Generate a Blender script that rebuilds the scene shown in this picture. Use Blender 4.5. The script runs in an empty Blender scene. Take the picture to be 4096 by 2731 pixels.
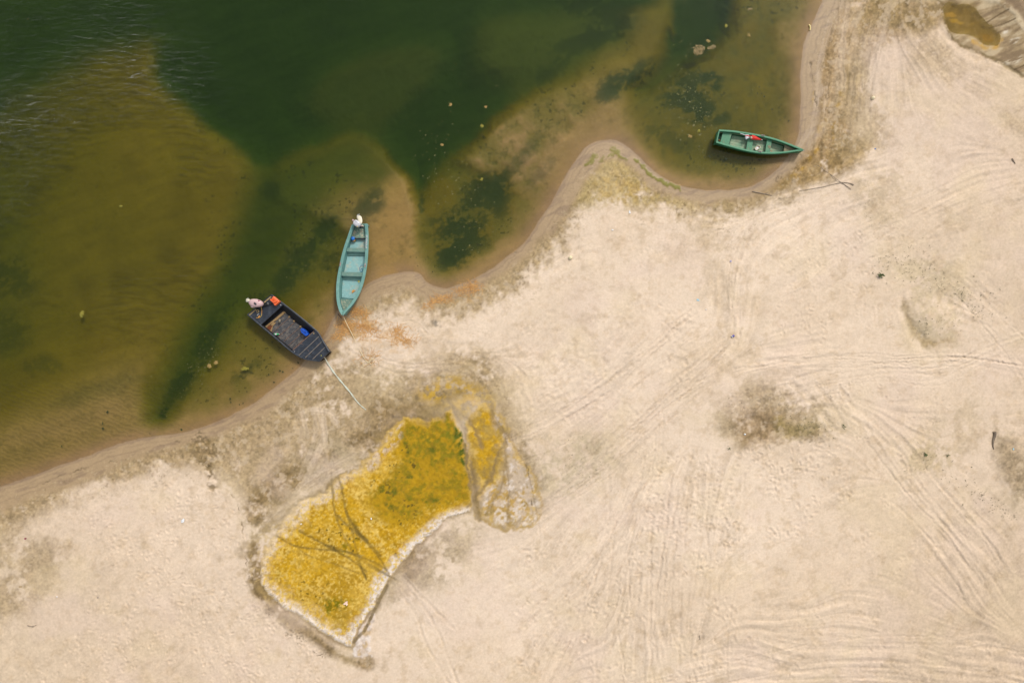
import bpy, bmesh, math, random
import numpy as np
from mathutils import Vector

# ------------------------------------------------------------------ camera, sky, sun, exposure
S = bpy.context.scene
COL = S.collection
CAM_H = 34.1333                      # drone height above the water, metres
cam_data = bpy.data.cameras.new('drone_camera')
cam_data.lens = 24.0; cam_data.sensor_width = 36.0
cam_data.clip_start = 0.5; cam_data.clip_end = 2000.0
cam = bpy.data.objects.new('drone_camera', cam_data)
cam.location = (0, 0, CAM_H); cam.rotation_euler = (0, 0, 0)
COL.objects.link(cam); S.camera = cam

SUN_DIR = Vector((0.52, 0.86, 1.05)).normalized()       # towards the sun
SUN_EL = math.asin(SUN_DIR.z); SUN_AZ = math.atan2(SUN_DIR.x, SUN_DIR.y)
world = bpy.data.worlds.new('World'); S.world = world; world.use_nodes = True
nt = world.node_tree; nt.nodes.clear()
sky = nt.nodes.new('ShaderNodeTexSky'); sky.sky_type = 'NISHITA'; sky.sun_disc = False
sky.sun_elevation = SUN_EL; sky.sun_rotation = SUN_AZ
sky.air_density = 1.0; sky.dust_density = 1.5; sky.ozone_density = 1.0
hs = nt.nodes.new('ShaderNodeHueSaturation'); hs.inputs['Saturation'].default_value = 0.22
bg = nt.nodes.new('ShaderNodeBackground'); bg.inputs['Strength'].default_value = 0.135
wo = nt.nodes.new('ShaderNodeOutputWorld')
nt.links.new(sky.outputs[0], hs.inputs['Color']); nt.links.new(hs.outputs[0], bg.inputs[0])
nt.links.new(bg.outputs[0], wo.inputs[0])

sun_data = bpy.data.lights.new('sun', 'SUN'); sun_data.energy = 1.5
sun_data.angle = math.radians(10.0); sun_data.color = (1.0, 0.955, 0.90)
sun = bpy.data.objects.new('sun', sun_data); COL.objects.link(sun)
sun.rotation_euler = (-SUN_DIR).to_track_quat('-Z', 'Y').to_euler(); sun.location = (10, 17, 40)

S.view_settings.view_transform = 'Standard'; S.view_settings.look = 'None'
S.view_settings.gamma = 1.0; S.view_settings.use_curve_mapping = False
S.view_settings.exposure = 0.88
S.render.engine = 'CYCLES'
S.cycles.use_denoising = True
S.cycles.max_bounces = 8; S.cycles.transparent_max_bounces = 12

# ------------------------------------------------------------------ helpers
PXM = 80.0                           # photograph pixels (4096 wide) per metre at the water
def at(px, py, z=0.0):
    k = (CAM_H - z) / CAM_H
    return Vector(((px - 2048.0) / PXM * k, (1365.5 - py) / PXM * k, z))
VS = 4096.0 / 2352.0                 # survey units (2352 wide) -> photograph pixels
def lin(c):
    c = c / 255.0
    return c / 12.92 if c <= 0.04045 else ((c + 0.055) / 1.055) ** 2.4
KEXP = 1.72
def alb(r, g, b, k=KEXP):
    return np.array([lin(r) / k, lin(g) / k, lin(b) / k], dtype=np.float32)

def tag(o, label=None, cat=None, group=None, kind=None):
    if label: o['label'] = label
    if cat: o['category'] = cat
    if group: o['group'] = group
    if kind: o['kind'] = kind
    return o

def empty(name, loc, label=None, cat=None, group=None, rz=0.0):
    o = bpy.data.objects.new(name, None); COL.objects.link(o)
    o.location = loc; o.rotation_euler = (0, 0, rz); o.empty_display_size = 0.2
    return tag(o, label, cat, group)

def meshobj(name, verts, faces, material, parent=None, smooth=False, origin=None):
    """verts in world coordinates; they are stored relative to the parent (or origin)"""
    off = Vector((0, 0, 0)); q = parent
    while q is not None:
        off += q.location; q = q.parent
    if parent is None and origin is not None: off = Vector(origin)
    me = bpy.data.meshes.new(name)
    me.from_pydata([tuple(Vector(v) - off) for v in verts], [], faces)
    bm = bmesh.new(); bm.from_mesh(me)
    bmesh.ops.recalc_face_normals(bm, faces=bm.faces)
    bm.to_mesh(me); bm.free()
    if smooth:
        me.polygons.foreach_set('use_smooth', [True] * len(me.polygons))
    me.materials.append(material)
    o = bpy.data.objects.new(name, me); COL.objects.link(o)
    if parent is not None: o.parent = parent
    elif origin is not None: o.location = origin
    return o

def mat(name, col, rough=0.6, var=0.12, scale=8.0, metallic=0.0, col2=None, mix=0.5, scale2=3.0, bump=0.0, spec=0.4, lo=0.45, hi=0.62):
    m = bpy.data.materials.new(name); m.use_nodes = True
    n = m.node_tree; b = n.nodes['Principled BSDF']
    b.inputs['Roughness'].default_value = rough; b.inputs['Metallic'].default_value = metallic
    b.inputs['Specular IOR Level'].default_value = spec
    tc = n.nodes.new('ShaderNodeTexCoord')
    nz = n.nodes.new('ShaderNodeTexNoise'); nz.inputs['Scale'].default_value = scale; nz.inputs['Detail'].default_value = 5
    n.links.new(tc.outputs['Object'], nz.inputs['Vector'])
    base = n.nodes.new('ShaderNodeRGB'); base.outputs[0].default_value = (*[float(v) for v in col], 1)
    last = base.outputs[0]
    if col2 is not None:
        n2 = n.nodes.new('ShaderNodeTexNoise'); n2.inputs['Scale'].default_value = scale2; n2.inputs['Detail'].default_value = 7
        n2.inputs['Roughness'].default_value = 0.65
        n.links.new(tc.outputs['Object'], n2.inputs['Vector'])
        mr = n.nodes.new('ShaderNodeMapRange'); mr.inputs[1].default_value = lo; mr.inputs[2].default_value = hi
        mr.inputs[3].default_value = 0.0; mr.inputs[4].default_value = mix
        n.links.new(n2.outputs['Fac'], mr.inputs[0])
        mx = n.nodes.new('ShaderNodeMix'); mx.data_type = 'RGBA'
        n.links.new(mr.outputs[0], mx.inputs['Factor']); n.links.new(last, mx.inputs['A'])
        mx.inputs['B'].default_value = (*[float(v) for v in col2], 1)
        last = mx.outputs['Result']
    mr = n.nodes.new('ShaderNodeMapRange'); mr.inputs[1].default_value = 0.3; mr.inputs[2].default_value = 0.7
    mr.inputs[3].default_value = 1 - var; mr.inputs[4].default_value = 1 + var
    n.links.new(nz.outputs['Fac'], mr.inputs[0])
    sc = n.nodes.new('ShaderNodeVectorMath'); sc.operation = 'SCALE'
    n.links.new(last, sc.inputs[0]); n.links.new(mr.outputs[0], sc.inputs['Scale'])
    n.links.new(sc.outputs[0], b.inputs['Base Color'])
    if bump > 0:
        bp = n.nodes.new('ShaderNodeBump'); bp.inputs['Strength'].default_value = bump; bp.inputs['Distance'].default_value = 0.02
        n.links.new(nz.outputs['Fac'], bp.inputs['Height']); n.links.new(bp.outputs[0], b.inputs['Normal'])
    return m

# ------------------------------------------------------------------ survey of the ground (units: 2352 across the frame, 45.94 per metre)
rng = np.random.default_rng(11)
random.seed(5)
F = np.float32
def axis(a, b, step):
    core = np.arange(a, b + 0.1, step)
    s = step; p = a; lo = []
    while p > -18000: s *= 1.27; p -= s; lo.append(p)
    s = step; p = core[-1]; hi = []
    while p < 18000: s *= 1.27; p += s; hi.append(p)
    return np.array(lo[::-1] + list(core) + hi, dtype=F)
xs = axis(-70, 2422, 2.0); ys = axis(-70, 1638, 2.0)
X, Y = np.meshgrid(xs, ys)
NY, NX = X.shape
_lat = [rng.random((257, 257)).astype(F) * 2 - 1 for _ in range(8)]
for _l in _lat: _l[256] = _l[0]; _l[:, 256] = _l[:, 0]
def vn(x, y, seed):
    x = x + seed * 17.37; y = y + seed * 9.13
    xf = np.floor(x); yf = np.floor(y)
    fx = x - xf; fy = y - yf
    xi = xf.astype(np.int32) & 255; yi = yf.astype(np.int32) & 255
    fx = fx * fx * (3 - 2 * fx); fy = fy * fy * (3 - 2 * fy)
    L = _lat[seed % 8]
    a = L[yi, xi]; b = L[yi, xi + 1]; c = L[yi + 1, xi]; d = L[yi + 1, xi + 1]
    a += (b - a) * fx; c += (d - c) * fx
    return a + (c - a) * fy
def fbm(scale, octv, seed, x=None, y=None, gain=0.55, ang=0.0, ax=1.0):
    x = X if x is None else x; y = Y if y is None else y
    if ang or ax != 1.0:
        c, s_ = math.cos(ang), math.sin(ang)
        x, y = (x * c + y * s_) / ax, (-x * s_ + y * c)
    out = np.zeros(x.shape, F); amp = 1.0; tot = 0; sc = scale
    for k in range(octv):
        out += amp * vn(x / F(sc), y / F(sc), seed + k); tot += amp
        amp *= gain; sc *= 0.5
        x, y = x * F(0.8) + y * F(0.6), y * F(0.8) - x * F(0.6)
    return out / F(tot) * F(1.5)
def sstep(a, b, x):
    t = np.clip((x - a) / (b - a), 0, 1); return t * t * (3 - 2 * t)
WX = X + 7 * fbm(70, 2, 1) + 2.5 * fbm(14, 2, 3)
WY = Y + 7 * fbm(70, 2, 2) + 2.5 * fbm(14, 2, 4)
NA = fbm(46, 5, 5); NB = fbm(12, 3, 6); NC = fbm(170, 4, 7); ND = fbm(6, 2, 12)
NS = fbm(16, 4, 9, ang=-0.75, ax=3.5)           # streaks running the way of the ruts

def smooth_line(p, closed=False, n=4):
    p = np.array(p, float); m = len(p); out = []
    rngi = range(m if closed else m - 1)
    for i in rngi:
        if closed: p0, p1, p2, p3 = p[i - 1], p[i], p[(i + 1) % m], p[(i + 2) % m]
        else: p0, p1, p2, p3 = p[max(i - 1, 0)], p[i], p[i + 1], p[min(i + 2, m - 1)]
        for k in range(n):
            t = k / n
            out.append(0.5 * (2 * p1 + (p2 - p0) * t + (2 * p0 - 5 * p1 + 4 * p2 - p3) * t * t + (3 * p1 - p0 - 3 * p2 + p3) * t ** 3))
    if not closed: out.append(p[-1])
    return np.array(out)
def block(p, m):
    a, b = p.min(0), p.max(0)
    return (slice(np.searchsorted(ys, a[1] - m), np.searchsorted(ys, b[1] + m) + 1),
            slice(np.searchsorted(xs, a[0] - m), np.searchsorted(xs, b[0] + m) + 1))
def seg_dist(p, x, y, closed, sign=False, want_t=False):
    d2 = np.full(x.shape, 1e18, F); inside = np.zeros(x.shape, bool) if sign else None
    tt = np.zeros(x.shape, F) if want_t else None; acc = 0.0
    m = len(p)
    for i in range(m if closed else m - 1):
        a, b = p[i], p[(i + 1) % m]
        ex, ey = b[0] - a[0], b[1] - a[1]; l2 = ex * ex + ey * ey + 1e-9
        dx, dy = x - F(a[0]), y - F(a[1])
        t = np.clip((dx * F(ex) + dy * F(ey)) / F(l2), 0, 1)
        q = (dx - t * F(ex)) ** 2 + (dy - t * F(ey)) ** 2
        if want_t:
            L = math.sqrt(l2); mk = q < d2; tt[mk] = acc + t[mk] * L; acc += L
        d2 = np.minimum(d2, q)
        if sign:
            if (a[1] > 0) or True:
                cond = (y < a[1]) != (y < b[1])
                if abs(ey) > 1e-9:
                    inside ^= cond & (x < a[0] + (y - F(a[1])) * F(ex / ey))
    d = np.sqrt(d2)
    if sign: d = np.where(inside, d, -d)
    return (d, tt) if want_t else d
def poly(p, s0, s1, warp=True, curve=True):
    """full-size mask, smooth from s0 to s1 of signed distance (positive inside)"""
    p = smooth_line(p, True) if curve else np.array(p, float)
    mg = max(12.0, -min(s0, s1) + 22)
    bl = block(p, mg); out = np.zeros((NY, NX), F)
    xx, yy = (WX[bl], WY[bl]) if warp else (X[bl], Y[bl])
    out[bl] = sstep(s0, s1, seg_dist(p, xx, yy, True, True))
    return out
def polysd(p, mg=60, warp=True):
    p = smooth_line(p, True); bl = block(p, mg); out = np.full((NY, NX), -999, F)
    xx, yy = (WX[bl], WY[bl]) if warp else (X[bl], Y[bl])
    out[bl] = seg_dist(p, xx, yy, True, True); return out
def ell(cx, cy, rx, ry, rot=0.0, s0=1.3, s1=0.4):
    m = max(rx, ry) * 1.5 + 20
    bl = block(np.array([[cx, cy]], float), m); out = np.zeros((NY, NX), F)
    dx, dy = WX[bl] - cx, WY[bl] - cy; c, s_ = math.cos(rot), math.sin(rot)
    r = np.sqrt(((dx * c + dy * s_) / rx) ** 2 + ((-dx * s_ + dy * c) / ry) ** 2)
    out[bl] = sstep(s0, s1, r); return out

# shoreline: water on the upper left, sand on the lower right
SHORE = [(0, 1118), (60, 1096), (130, 1070), (200, 1046), (270, 1020), (340, 1004), (420, 991), (480, 974), (535, 953), (590, 922),
         (640, 884), (685, 842), (712, 812), (735, 786), (752, 752), (772, 716), (800, 690), (830, 664), (856, 644), (895, 630), (935, 626), (962, 630), (978, 646),
         (1000, 656), (1030, 660), (1070, 648), (1110, 628), (1150, 603), (1190, 572), (1222, 534), (1250, 490), (1275, 450), (1298, 410),
         (1318, 374), (1340, 343), (1368, 325), (1396, 321), (1425, 326), (1455, 347), (1500, 392), (1542, 418), (1600, 433), (1660, 438),
         (1712, 432), (1752, 414), (1787, 389), (1812, 360), (1829, 328), (1837, 285), (1840, 235), (1838, 185), (1841, 135), (1851, 90),
         (1869, 48), (1890, 0)]
line = smooth_line([(-260, 1215)] + SHORE + [(1906, -60), (1990, -330)], False, 3)
land_poly = np.vstack([[(-20000, 6500)], [(-3000, 2150)], line, [(2600, -2600)], [(9000, -20000)], [(20000, -20000)], [(20000, 20000)], [(-20000, 20000)]])
SX = X + 2.5 * fbm(40, 3, 8); SY = Y + 2.5 * fbm(40, 3, 10)
SD = seg_dist(land_poly, SX, SY, True, True)
SDW = SD + 14 * NA + 6 * NB

# ---- bed depth
dist = np.maximum(-SD, 0)
depth = 0.045 + 0.44 * (1 - np.exp(-dist / 190.0))
depth += 0.25 * sstep(500, 2500, dist)
def lower(mask, target):
    global depth
    depth = depth + (target - depth) * mask
# deep pool across the top
lower(poly([(-3000, -3000), (3000, -3000), (1900, -600), (1580, -120), (1490, -10), (1410, 70), (1310, 145), (1170, 235), (1075, 318), (1005, 385), (962, 436),
            (938, 402), (884, 338), (822, 300), (744, 322), (672, 352), (624, 392), (590, 384), (552, 348), (480, 294), (408, 226), (366, 182),
            (362, 140), (398, 92), (330, 40), (150, 60), (0, 120), (-400, 200), (-3000, 400)], -70, 62), 1.05)
lower(poly([(-3000, -3000), (420, -3000), (430, -60), (400, 60), (300, 80), (150, 140), (0, 215), (-300, 320)], -110, 70), 0.85)
lower(0.85 * poly([(1000, 110), (996, 190), (938, 246), (880, 296), (760, 290), (690, 226), (800, 130)], -50, 40), 0.60)
lower(0.85 * poly([(1120, 60), (1250, 40), (1400, 30), (1420, 90), (1330, 140), (1200, 190), (1110, 150)], -70, 40), 0.50)
# sandbank on the left
m = poly([(-700, 420), (0, 262), (110, 205), (235, 146), (330, 112), (362, 132), (368, 180), (420, 240), (500, 308), (560, 362), (574, 408), (556, 470), (526, 560),
          (484, 640), (442, 692), (396, 722), (386, 770), (362, 838), (330, 905), (255, 985), (-100, 1085), (-700, 1240)], -34, 48)
lower(m, np.clip(0.28 + 0.30 * sstep(320, -500, X - 0.1 * Y) + 0.04 * NC, 0.06, 0.7) * sstep(0, 330, dist) + 0.05)
lower(0.75 * sstep(330, -60, X + 0.25 * (Y - 400)) * sstep(1000, 700, Y), np.maximum(depth, 0.62))
lower(0.5 * poly([(100, 480), (260, 440), (420, 480), (400, 600), (260, 640), (120, 600)], -80, 60), 0.45)
lower(0.6 * poly([(300, 430), (400, 400), (430, 480), (360, 560), (300, 520)], -60, 40), 0.36)
# green channel between the left bank and the boats
lower(poly([(596, 398), (640, 404), (690, 460), (712, 520), (690, 580), (640, 620), (590, 665), (535, 720), (478, 800), (428, 880), (384, 952), (352, 958), (376, 880),
            (412, 792), (452, 722), (502, 640), (548, 545), (574, 452)], -50, 48), 0.56)
lower(0.7 * poly([(640, 440), (720, 470), (790, 520), (770, 620), (700, 690), (600, 740), (590, 670), (660, 560)], -40, 40), 0.40)
# bank left of the blue boat's stern, shoaling towards the shore
m = poly([(636, 374), (744, 326), (822, 308), (880, 344), (932, 402), (953, 446), (961, 520), (962, 600), (950, 632), (880, 660), (836, 610), (800, 540), (700, 500), (640, 462)], -14, 22)
lower(m, np.clip(0.62 - 0.56 * sstep(-0.1, 0.9, ((X - 640) * 0.55 + (Y - 330) * 0.84) / 330), 0.05, 0.8))
# bar running up to the sand point
m = poly([(1428, 26), (1490, 20), (1519, 58), (1516, 112), (1482, 150), (1436, 180), (1400, 205), (1432, 240), (1452, 310), (1462, 345), (1330, 345), (1262, 440), (1206, 440), (1100, 420), (1060, 370),
          (1110, 310), (1185, 245), (1262, 205), (1330, 170), (1380, 120), (1432, 96), (1422, 60)], -22, 24)
lower(m, np.clip(0.36 - 0.27 * sstep(40, 320, Y + 0.12 * (X - 1400)) + 0.03 * NA, 0.05, 0.5))
# bay on the right of the bar
lower(poly([(1500, -700), (1548, 18), (1530, 72), (1534, 128), (1500, 172), (1462, 205), (1500, 218), (1600, 160), (1650, 90), (1680, 0), (1800, -700)], -34, 44), 1.1)
lower(0.75 * poly([(1450, 240), (1560, 150), (1700, 80), (1770, 20), (1790, 160), (1780, 280), (1700, 370), (1560, 390), (1490, 330)], -40, 40), 0.34)
# pools with dark weed
lower(0.7 * poly([(980, 450), (1080, 400), (1170, 390), (1180, 470), (1120, 560), (1040, 620), (985, 600)], -30, 30), 0.34)
depth += (0.02 * NA + 0.006 * NB) * sstep(0, 60, dist)
depth = np.maximum(depth, 0.012)

# ---- land height
Z = np.where(SD > 0, 0.36 * (1 - np.exp(-np.maximum(SD, 0) / 290.0)), -depth * sstep(0, 40, dist) ** 0.6)
landm = sstep(10, 120, SD)
Z += landm * (0.05 * fbm(420, 3, 14) + 0.012 * NC)
drym = sstep(60, 170, SDW)                     # loose dry sand

# ---- colours (base reflectance)
C = np.empty((NY, NX, 3), F)
def paint(mask, col):
    global C
    C += (col - C) * mask[..., None]
dry = alb(246, 222, 195); dry2 = alb(236, 211, 182); wet = alb(166, 140, 114); wetd = alb(146, 120, 96)
damp = alb(182, 157, 118); dampd = alb(150, 125, 86); gold = alb(214, 180, 110)
C[:] = dry
paint(sstep(-0.5, 0.9, NC), dry2)
paint(0.55 * sstep(500, 1100, np.hypot((X - 1350) * 0.8, Y - 850)), alb(222, 196, 167))  # lens falloff painted into the sand tone, darkening outward from mid-frame
paint(0.30 * sstep(0.0, 0.8, fbm(8, 3, 21)), alb(222, 192, 160))
# vignette painted into the sand colour: darker at the lower corners and right edge
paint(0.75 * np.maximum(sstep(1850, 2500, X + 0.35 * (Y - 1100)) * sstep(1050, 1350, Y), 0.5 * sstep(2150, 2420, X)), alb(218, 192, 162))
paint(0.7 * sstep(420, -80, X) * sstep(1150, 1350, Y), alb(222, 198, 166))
WETA = np.zeros((NY, NX), F)
# damp fringe behind the wet band, and damp patches further up
fr = np.clip(1.0 - (SD - 26) / (62 + 40 * NC + 26 * NA), 0, 1)
paint(sstep(0.0, 0.8, fr + 0.3 * NB * (fr > 0)), damp)
def patch(p, strength=1.0, thr=0.0, soft=(-40, 30), col=damp, nz=NA, w=0.55):
    m = poly(p, *soft)
    m = m * strength * sstep(thr - w, thr + w, nz + 0.45 * NB + 0.3 * ND + (m - 0.5) * 0.8)
    paint(np.clip(m, 0, 1), col); return m
# left shore strip and the ground round the yellow pool
patch([(-200, 1180), (0, 1120), (330, 1020), (480, 985), (560, 945), (640, 890), (730, 830), (860, 830), (900, 900), (880, 980), (800, 1040), (700, 1110), (620, 1170), (590, 1250), (576, 1330),
       (560, 1290), (570, 1180), (520, 1110), (420, 1060), (300, 1080), (180, 1120), (90, 1180), (-200, 1330)], 0.95, -0.25)
patch([(600, 1230), (560, 1200), (575, 1150), (660, 1070), (780, 1010), (880, 960), (930, 960), (860, 1040), (740, 1110), (660, 1160), (620, 1210)], 0.95, -0.5, (-25, 20), dampd)
patch([(-200, 1270), (60, 1240), (140, 1250), (190, 1210), (120, 1330), (60, 1400), (-200, 1480)], 0.75, 0.1, (-50, 30))
patch([(574, 1260), (592, 1250), (600, 1340), (640, 1400), (730, 1460), (800, 1500), (850, 1505), (840, 1530), (760, 1500), (660, 1440), (590, 1370)], 0.95, -0.5, (-16, 10), dampd)
patch([(840, 880), (950, 835), (1080, 800), (1150, 850), (1180, 940), (1215, 1010), (1235, 1090), (1225, 1180), (1190, 1050), (1100, 930), (980, 900), (900, 960)], 0.95, -0.35)
patch([(850, 940), (930, 900), (1010, 900), (1060, 920), (1040, 950), (960, 962), (900, 975)], 0.95, -0.7, (-25, 20), dampd)
patch([(1225, 1030), (1320, 1000), (1430, 1020), (1400, 1090), (1320, 1140), (1250, 1140)], 0.55, 0.0, (-40, 30), alb(196, 178, 140))
patch([(880, 1330), (960, 1230), (1080, 1190), (1100, 1250), (1040, 1330), (950, 1370), (900, 1400)], 0.85, -0.1, (-30, 30), alb(186, 164, 130))
patch([(905, 1310), (940, 1262), (985, 1262), (970, 1310), (935, 1340)], 0.8, -0.3, (-14, 14), dampd)
# right bank
patch([(1850, -60), (2040, -60), (2200, -40), (2180, 40), (2060, 90), (1990, 130), (1975, 220), (1960, 300), (1990, 340), (1920, 400), (1800, 425), (1690, 446), (1600, 446), (1760, 408), (1820, 350), (1840, 250), (1842, 120)], 0.95, -0.55, (-24, 20), alb(170, 140, 96))
patch([(1960, -60), (2180, -60), (2160, 60), (2010, 90), (1990, 200), (1955, 190), (1958, 60)], 0.6, -0.05, (-20, 20), alb(160, 138, 96))
patch([(1900, 200), (1970, 160), (2020, 240), (2060, 330), (1960, 360), (1890, 330)], 0.7, 0.1, (-30, 30))
patch([(1760, 404), (1850, 385), (1920, 330), (2000, 335), (1960, 385), (1880, 425), (1770, 440)], 0.9, -0.35, (-20, 20), alb(164, 136, 90))
patch([(1310, 400), (1370, 355), (1430, 360), (1500, 415), (1590, 445), (1700, 455), (1560, 475), (1440, 480), (1330, 470), (1260, 500)], 0.9, -0.1, (-26, 22), alb(186, 162, 108))
patch([(1360, 420), (1430, 400), (1500, 440), (1470, 465), (1390, 462)], 0.45, 0.3, (-26, 22), alb(196, 160, 84), NB)
patch([(2010, 90), (2110, 60), (2160, 90), (2230, 170), (2330, 260), (2352, 300), (2180, 200), (2090, 130)], 0.5, 0.1, (-30, 20))
# inland patches
patch([(1640, 960), (1700, 890), (1790, 870), (1880, 900), (1930, 960), (1900, 1005), (1800, 1010), (1720, 1020), (1660, 1000)], 0.85, -0.05, (-40, 30), alb(176, 152, 114), NA)
patch([(1690, 960), (1740, 940), (1800, 960), (1800, 1000), (1750, 1022), (1700, 1005)], 0.7, -0.3, (-26, 24), alb(156, 128, 92))
patch([(1790, 960), (1830, 975), (1900, 965), (1915, 990), (1840, 1008), (1790, 1005)], 0.7, 0.0, (-18, 14), alb(156, 136, 84))
patch([(1960, 400), (2050, 380), (2090, 440), (2060, 520), (1980, 500)], 0.45, 0.2, (-40, 30), alb(196, 172, 132))
patch([(2050, 620), (2140, 580), (2220, 640), (2240, 720), (2190, 790), (2120, 800), (2080, 760), (2090, 680)], 0.5, 0.15, (-40, 30), alb(196, 176, 134))
patch([(2078, 700), (2086, 690), (2094, 740), (2130, 775), (2180, 776), (2150, 800), (2110, 790), (2084, 750)], 0.8, -0.4, (-12, 12), alb(166, 140, 96))
patch([(2290, 965), (2305, 975), (2352, 1040), (2420, 1060), (2420, 1200), (2352, 1190), (2310, 1120), (2285, 1050)], 0.8, -0.15, (-30, 30), alb(160, 138, 104))
patch([(2150, 960), (2230, 920), (2260, 980), (2190, 1060), (2120, 1080), (2090, 1040)], 0.5, 0.1, (-40, 30), alb(196, 172, 136))
patch([(2080, 1040), (2130, 1010), (2190, 1040), (2150, 1085), (2090, 1080)], 0.5, 0.0, (-26, 22), alb(186, 164, 120))
patch([(1600, 560), (1700, 590), (1760, 690), (1730, 800), (1660, 900), (1580, 960), (1560, 850), (1640, 740), (1580, 640)], 0.40, 0.1, (-50, 40), alb(210, 184, 148))
patch([(1540, 420), (1700, 560), (1660, 600), (1560, 500)], 0.35, 0.1, (-40, 30), alb(206, 180, 144))
patch([(700, 1100), (820, 1060), (760, 1000), (690, 1040)], 0.3, 0.0, (-40, 30), alb(232, 214, 180))
# mud ripped open near the left shore
clod = poly([(452, 1000), (486, 1008), (500, 1050), (486, 1090), (498, 1130), (472, 1126), (470, 1080), (446, 1040)], -10, 10)
cl = clod * sstep(-0.1, 0.35, NB + 0.5 * ND)
paint(0.85 * cl, alb(118, 98, 64)); Z -= 0.05 * cl; Z += 0.04 * clod * sstep(0.0, 0.6, -NB)
# small grey ash spot and orange root stains
paint(0.8 * ell(996, 739, 12, 8, 0.2) * sstep(-0.6, 0.3, NB), alb(150, 138, 122))
paint(0.55 * ell(820, 760, 40, 50, 0.6) * sstep(-0.5, 0.5, NB + NA), alb(222, 176, 112))
paint(0.5 * ell(895, 775, 60, 30, 0.5) * sstep(-0.2, 0.5, NB + NA), alb(226, 180, 122))
paint(0.55 * ell(1080, 672, 50, 20, -0.35) * sstep(-0.3, 0.5, NB + NA), alb(222, 172, 108))

paint(0.6 * sstep(760, 560, X) * sstep(8, 30, SD) * sstep(120, 50, SD + 16 * NA) * sstep(-0.7, 0.4, NA + 0.4 * NB), alb(168, 142, 104))
# wet band along the water
bw = 28 + 20 * fbm(230, 3, 33) + 26 * sstep(1780, 1860, X) * sstep(360, 300, Y) + 12 * sstep(1230, 1280, X) * sstep(1420, 1380, X) + 22 * sstep(620, 300, X)
band = sstep(-6, 2, SD) * sstep(bw + 12, bw - 12, SD + 5 * NA)
paint(band, alb(182, 154, 116)); WETA = np.maximum(WETA, band * 0.8)
paint(0.6 * band * sstep(10, -2, SD), wetd)
paint(0.5 * band * sstep(0.1, 0.7, fbm(9, 3, 30, ang=-0.4, ax=4)), wetd)
for k_, q_ in ((5, .45), (13, .3), (24, .4), (37, .3)):
    paint(q_ * np.exp(-((SD + 2.5 * NB + 4 * NA - k_) / 1.7) ** 2) * band * sstep(-0.5, 0.3, fbm(60, 3, 103 + k_)), alb(138, 112, 86))
# green weed drawn along the sand point
def stroke(p, w, warp=False, smooth=True, jit=0.0):
    p = smooth_line(p, False, 4) if smooth else np.array(p, float)
    bl = block(p, w * 4 + 16)
    xx, yy = (WX[bl], WY[bl]) if warp else (X[bl], Y[bl])
    if jit: xx = xx + jit * NB[bl]; yy = yy + jit * ND[bl]
    d, t = seg_dist(p, xx, yy, False, False, True); return bl, d, t
def paint_bl(bl, m, col):
    C[bl] += (col - C[bl]) * np.clip(m, 0, 1)[..., None]
for pts, w, g in (([(1462, 366), (1478, 382), (1500, 404), (1525, 422), (1560, 434)], 5, 0.9), ([(1405, 340), (1420, 346), (1428, 356), (1445, 366)], 7, 0.8), ([(1347, 385), (1355, 370), (1360, 362)], 6, 0.8), ([(1372, 374), (1385, 362)], 6, 0.6), ([(1395, 360), (1404, 352)], 5, 0.6),
                  ([(2000, 700), (2003, 690)], 3, 0.1)):
    bl, d, t = stroke(pts, w, True, jit=3)
    mk = sstep(w, w * 0.3, d + 3 * NB[bl]) * g
    paint_bl(bl, mk, alb(128, 122, 16)); Z[bl] += 0.02 * mk
# yellow stains on the right bank
for pts, w in (([(1882, 300), (1895, 270), (1900, 240)], 6), ([(1905, 330), (1915, 290), (1928, 250), (1936, 215)], 5), ([(1860, 260), (1868, 230), (1865, 205)], 4), ([(1820, 400), (1850, 372), (1876, 340)], 6)):
    bl, d, t = stroke(pts, w, True, jit=4)
    paint_bl(bl, 0.7 * sstep(w * 1.6, 0, d) * sstep(-0.5, 0.4, NB[bl]), alb(178, 140, 56))

# ---- the drying pool with its yellow algae skin
def cz(pts): return [((900 + x / 1.3636) / VS, (1500 + y / 1.3636) / VS) for x, y in pts]
POOL = cz([(690, 1468), (600, 1432), (480, 1372), (380, 1302), (290, 1232), (218, 1155), (192, 1090), (200, 1010), (232, 930), (290, 860), (350, 795), (420, 722), (520, 652), (560, 640),
           (640, 560), (740, 490), (820, 400), (880, 330), (955, 258), (1040, 256), (1110, 248), (1180, 236), (1232, 204), (1262, 225), (1282, 280), (1302, 330), (1330, 390), (1332, 450),
           (1336, 530), (1345, 610), (1336, 680), (1328, 745), (1290, 764), (1220, 778), (1170, 812), (1120, 862), (1050, 922), (990, 990), (940, 1060), (880, 1132), (850, 1182), (820, 1262), (770, 1322), (722, 1412)])
SLAB = cz([(1345, 250), (1420, 165), (1470, 190), (1530, 290), (1560, 380), (1605, 440), (1652, 520), (1682, 620), (1692, 720), (1655, 822), (1560, 826), (1480, 802), (1400, 768), (1362, 742), (1372, 640), (1356, 500), (1345, 380), (1320, 300)])
CHIP = cz([(708, 1490), (740, 1430), (800, 1300), (808, 1400), (806, 1480), (790, 1522), (735, 1522)])
SPILL = cz([(1070, 105), (1150, 45), (1240, 30), (1310, 45), (1420, 110), (1440, 170), (1340, 190), (1300, 210), (1200, 190), (1140, 160)])
def ring(i0, i1, pts): return pts[i0:i1]
ragged = 4.5 * NB + 3 * ND
psd = polysd(POOL, 60) + 0.5 * ragged
ssd = polysd(SLAB, 60) + ragged
csd = polysd(CHIP, 30) + 0.6 * ragged
tl = poly(cz([(150, 1000), (330, 780), (640, 520), (900, 280), (1240, 180), (1300, 260), (960, 330), (700, 600), (420, 820), (260, 1000)]), -20, 20)
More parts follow.
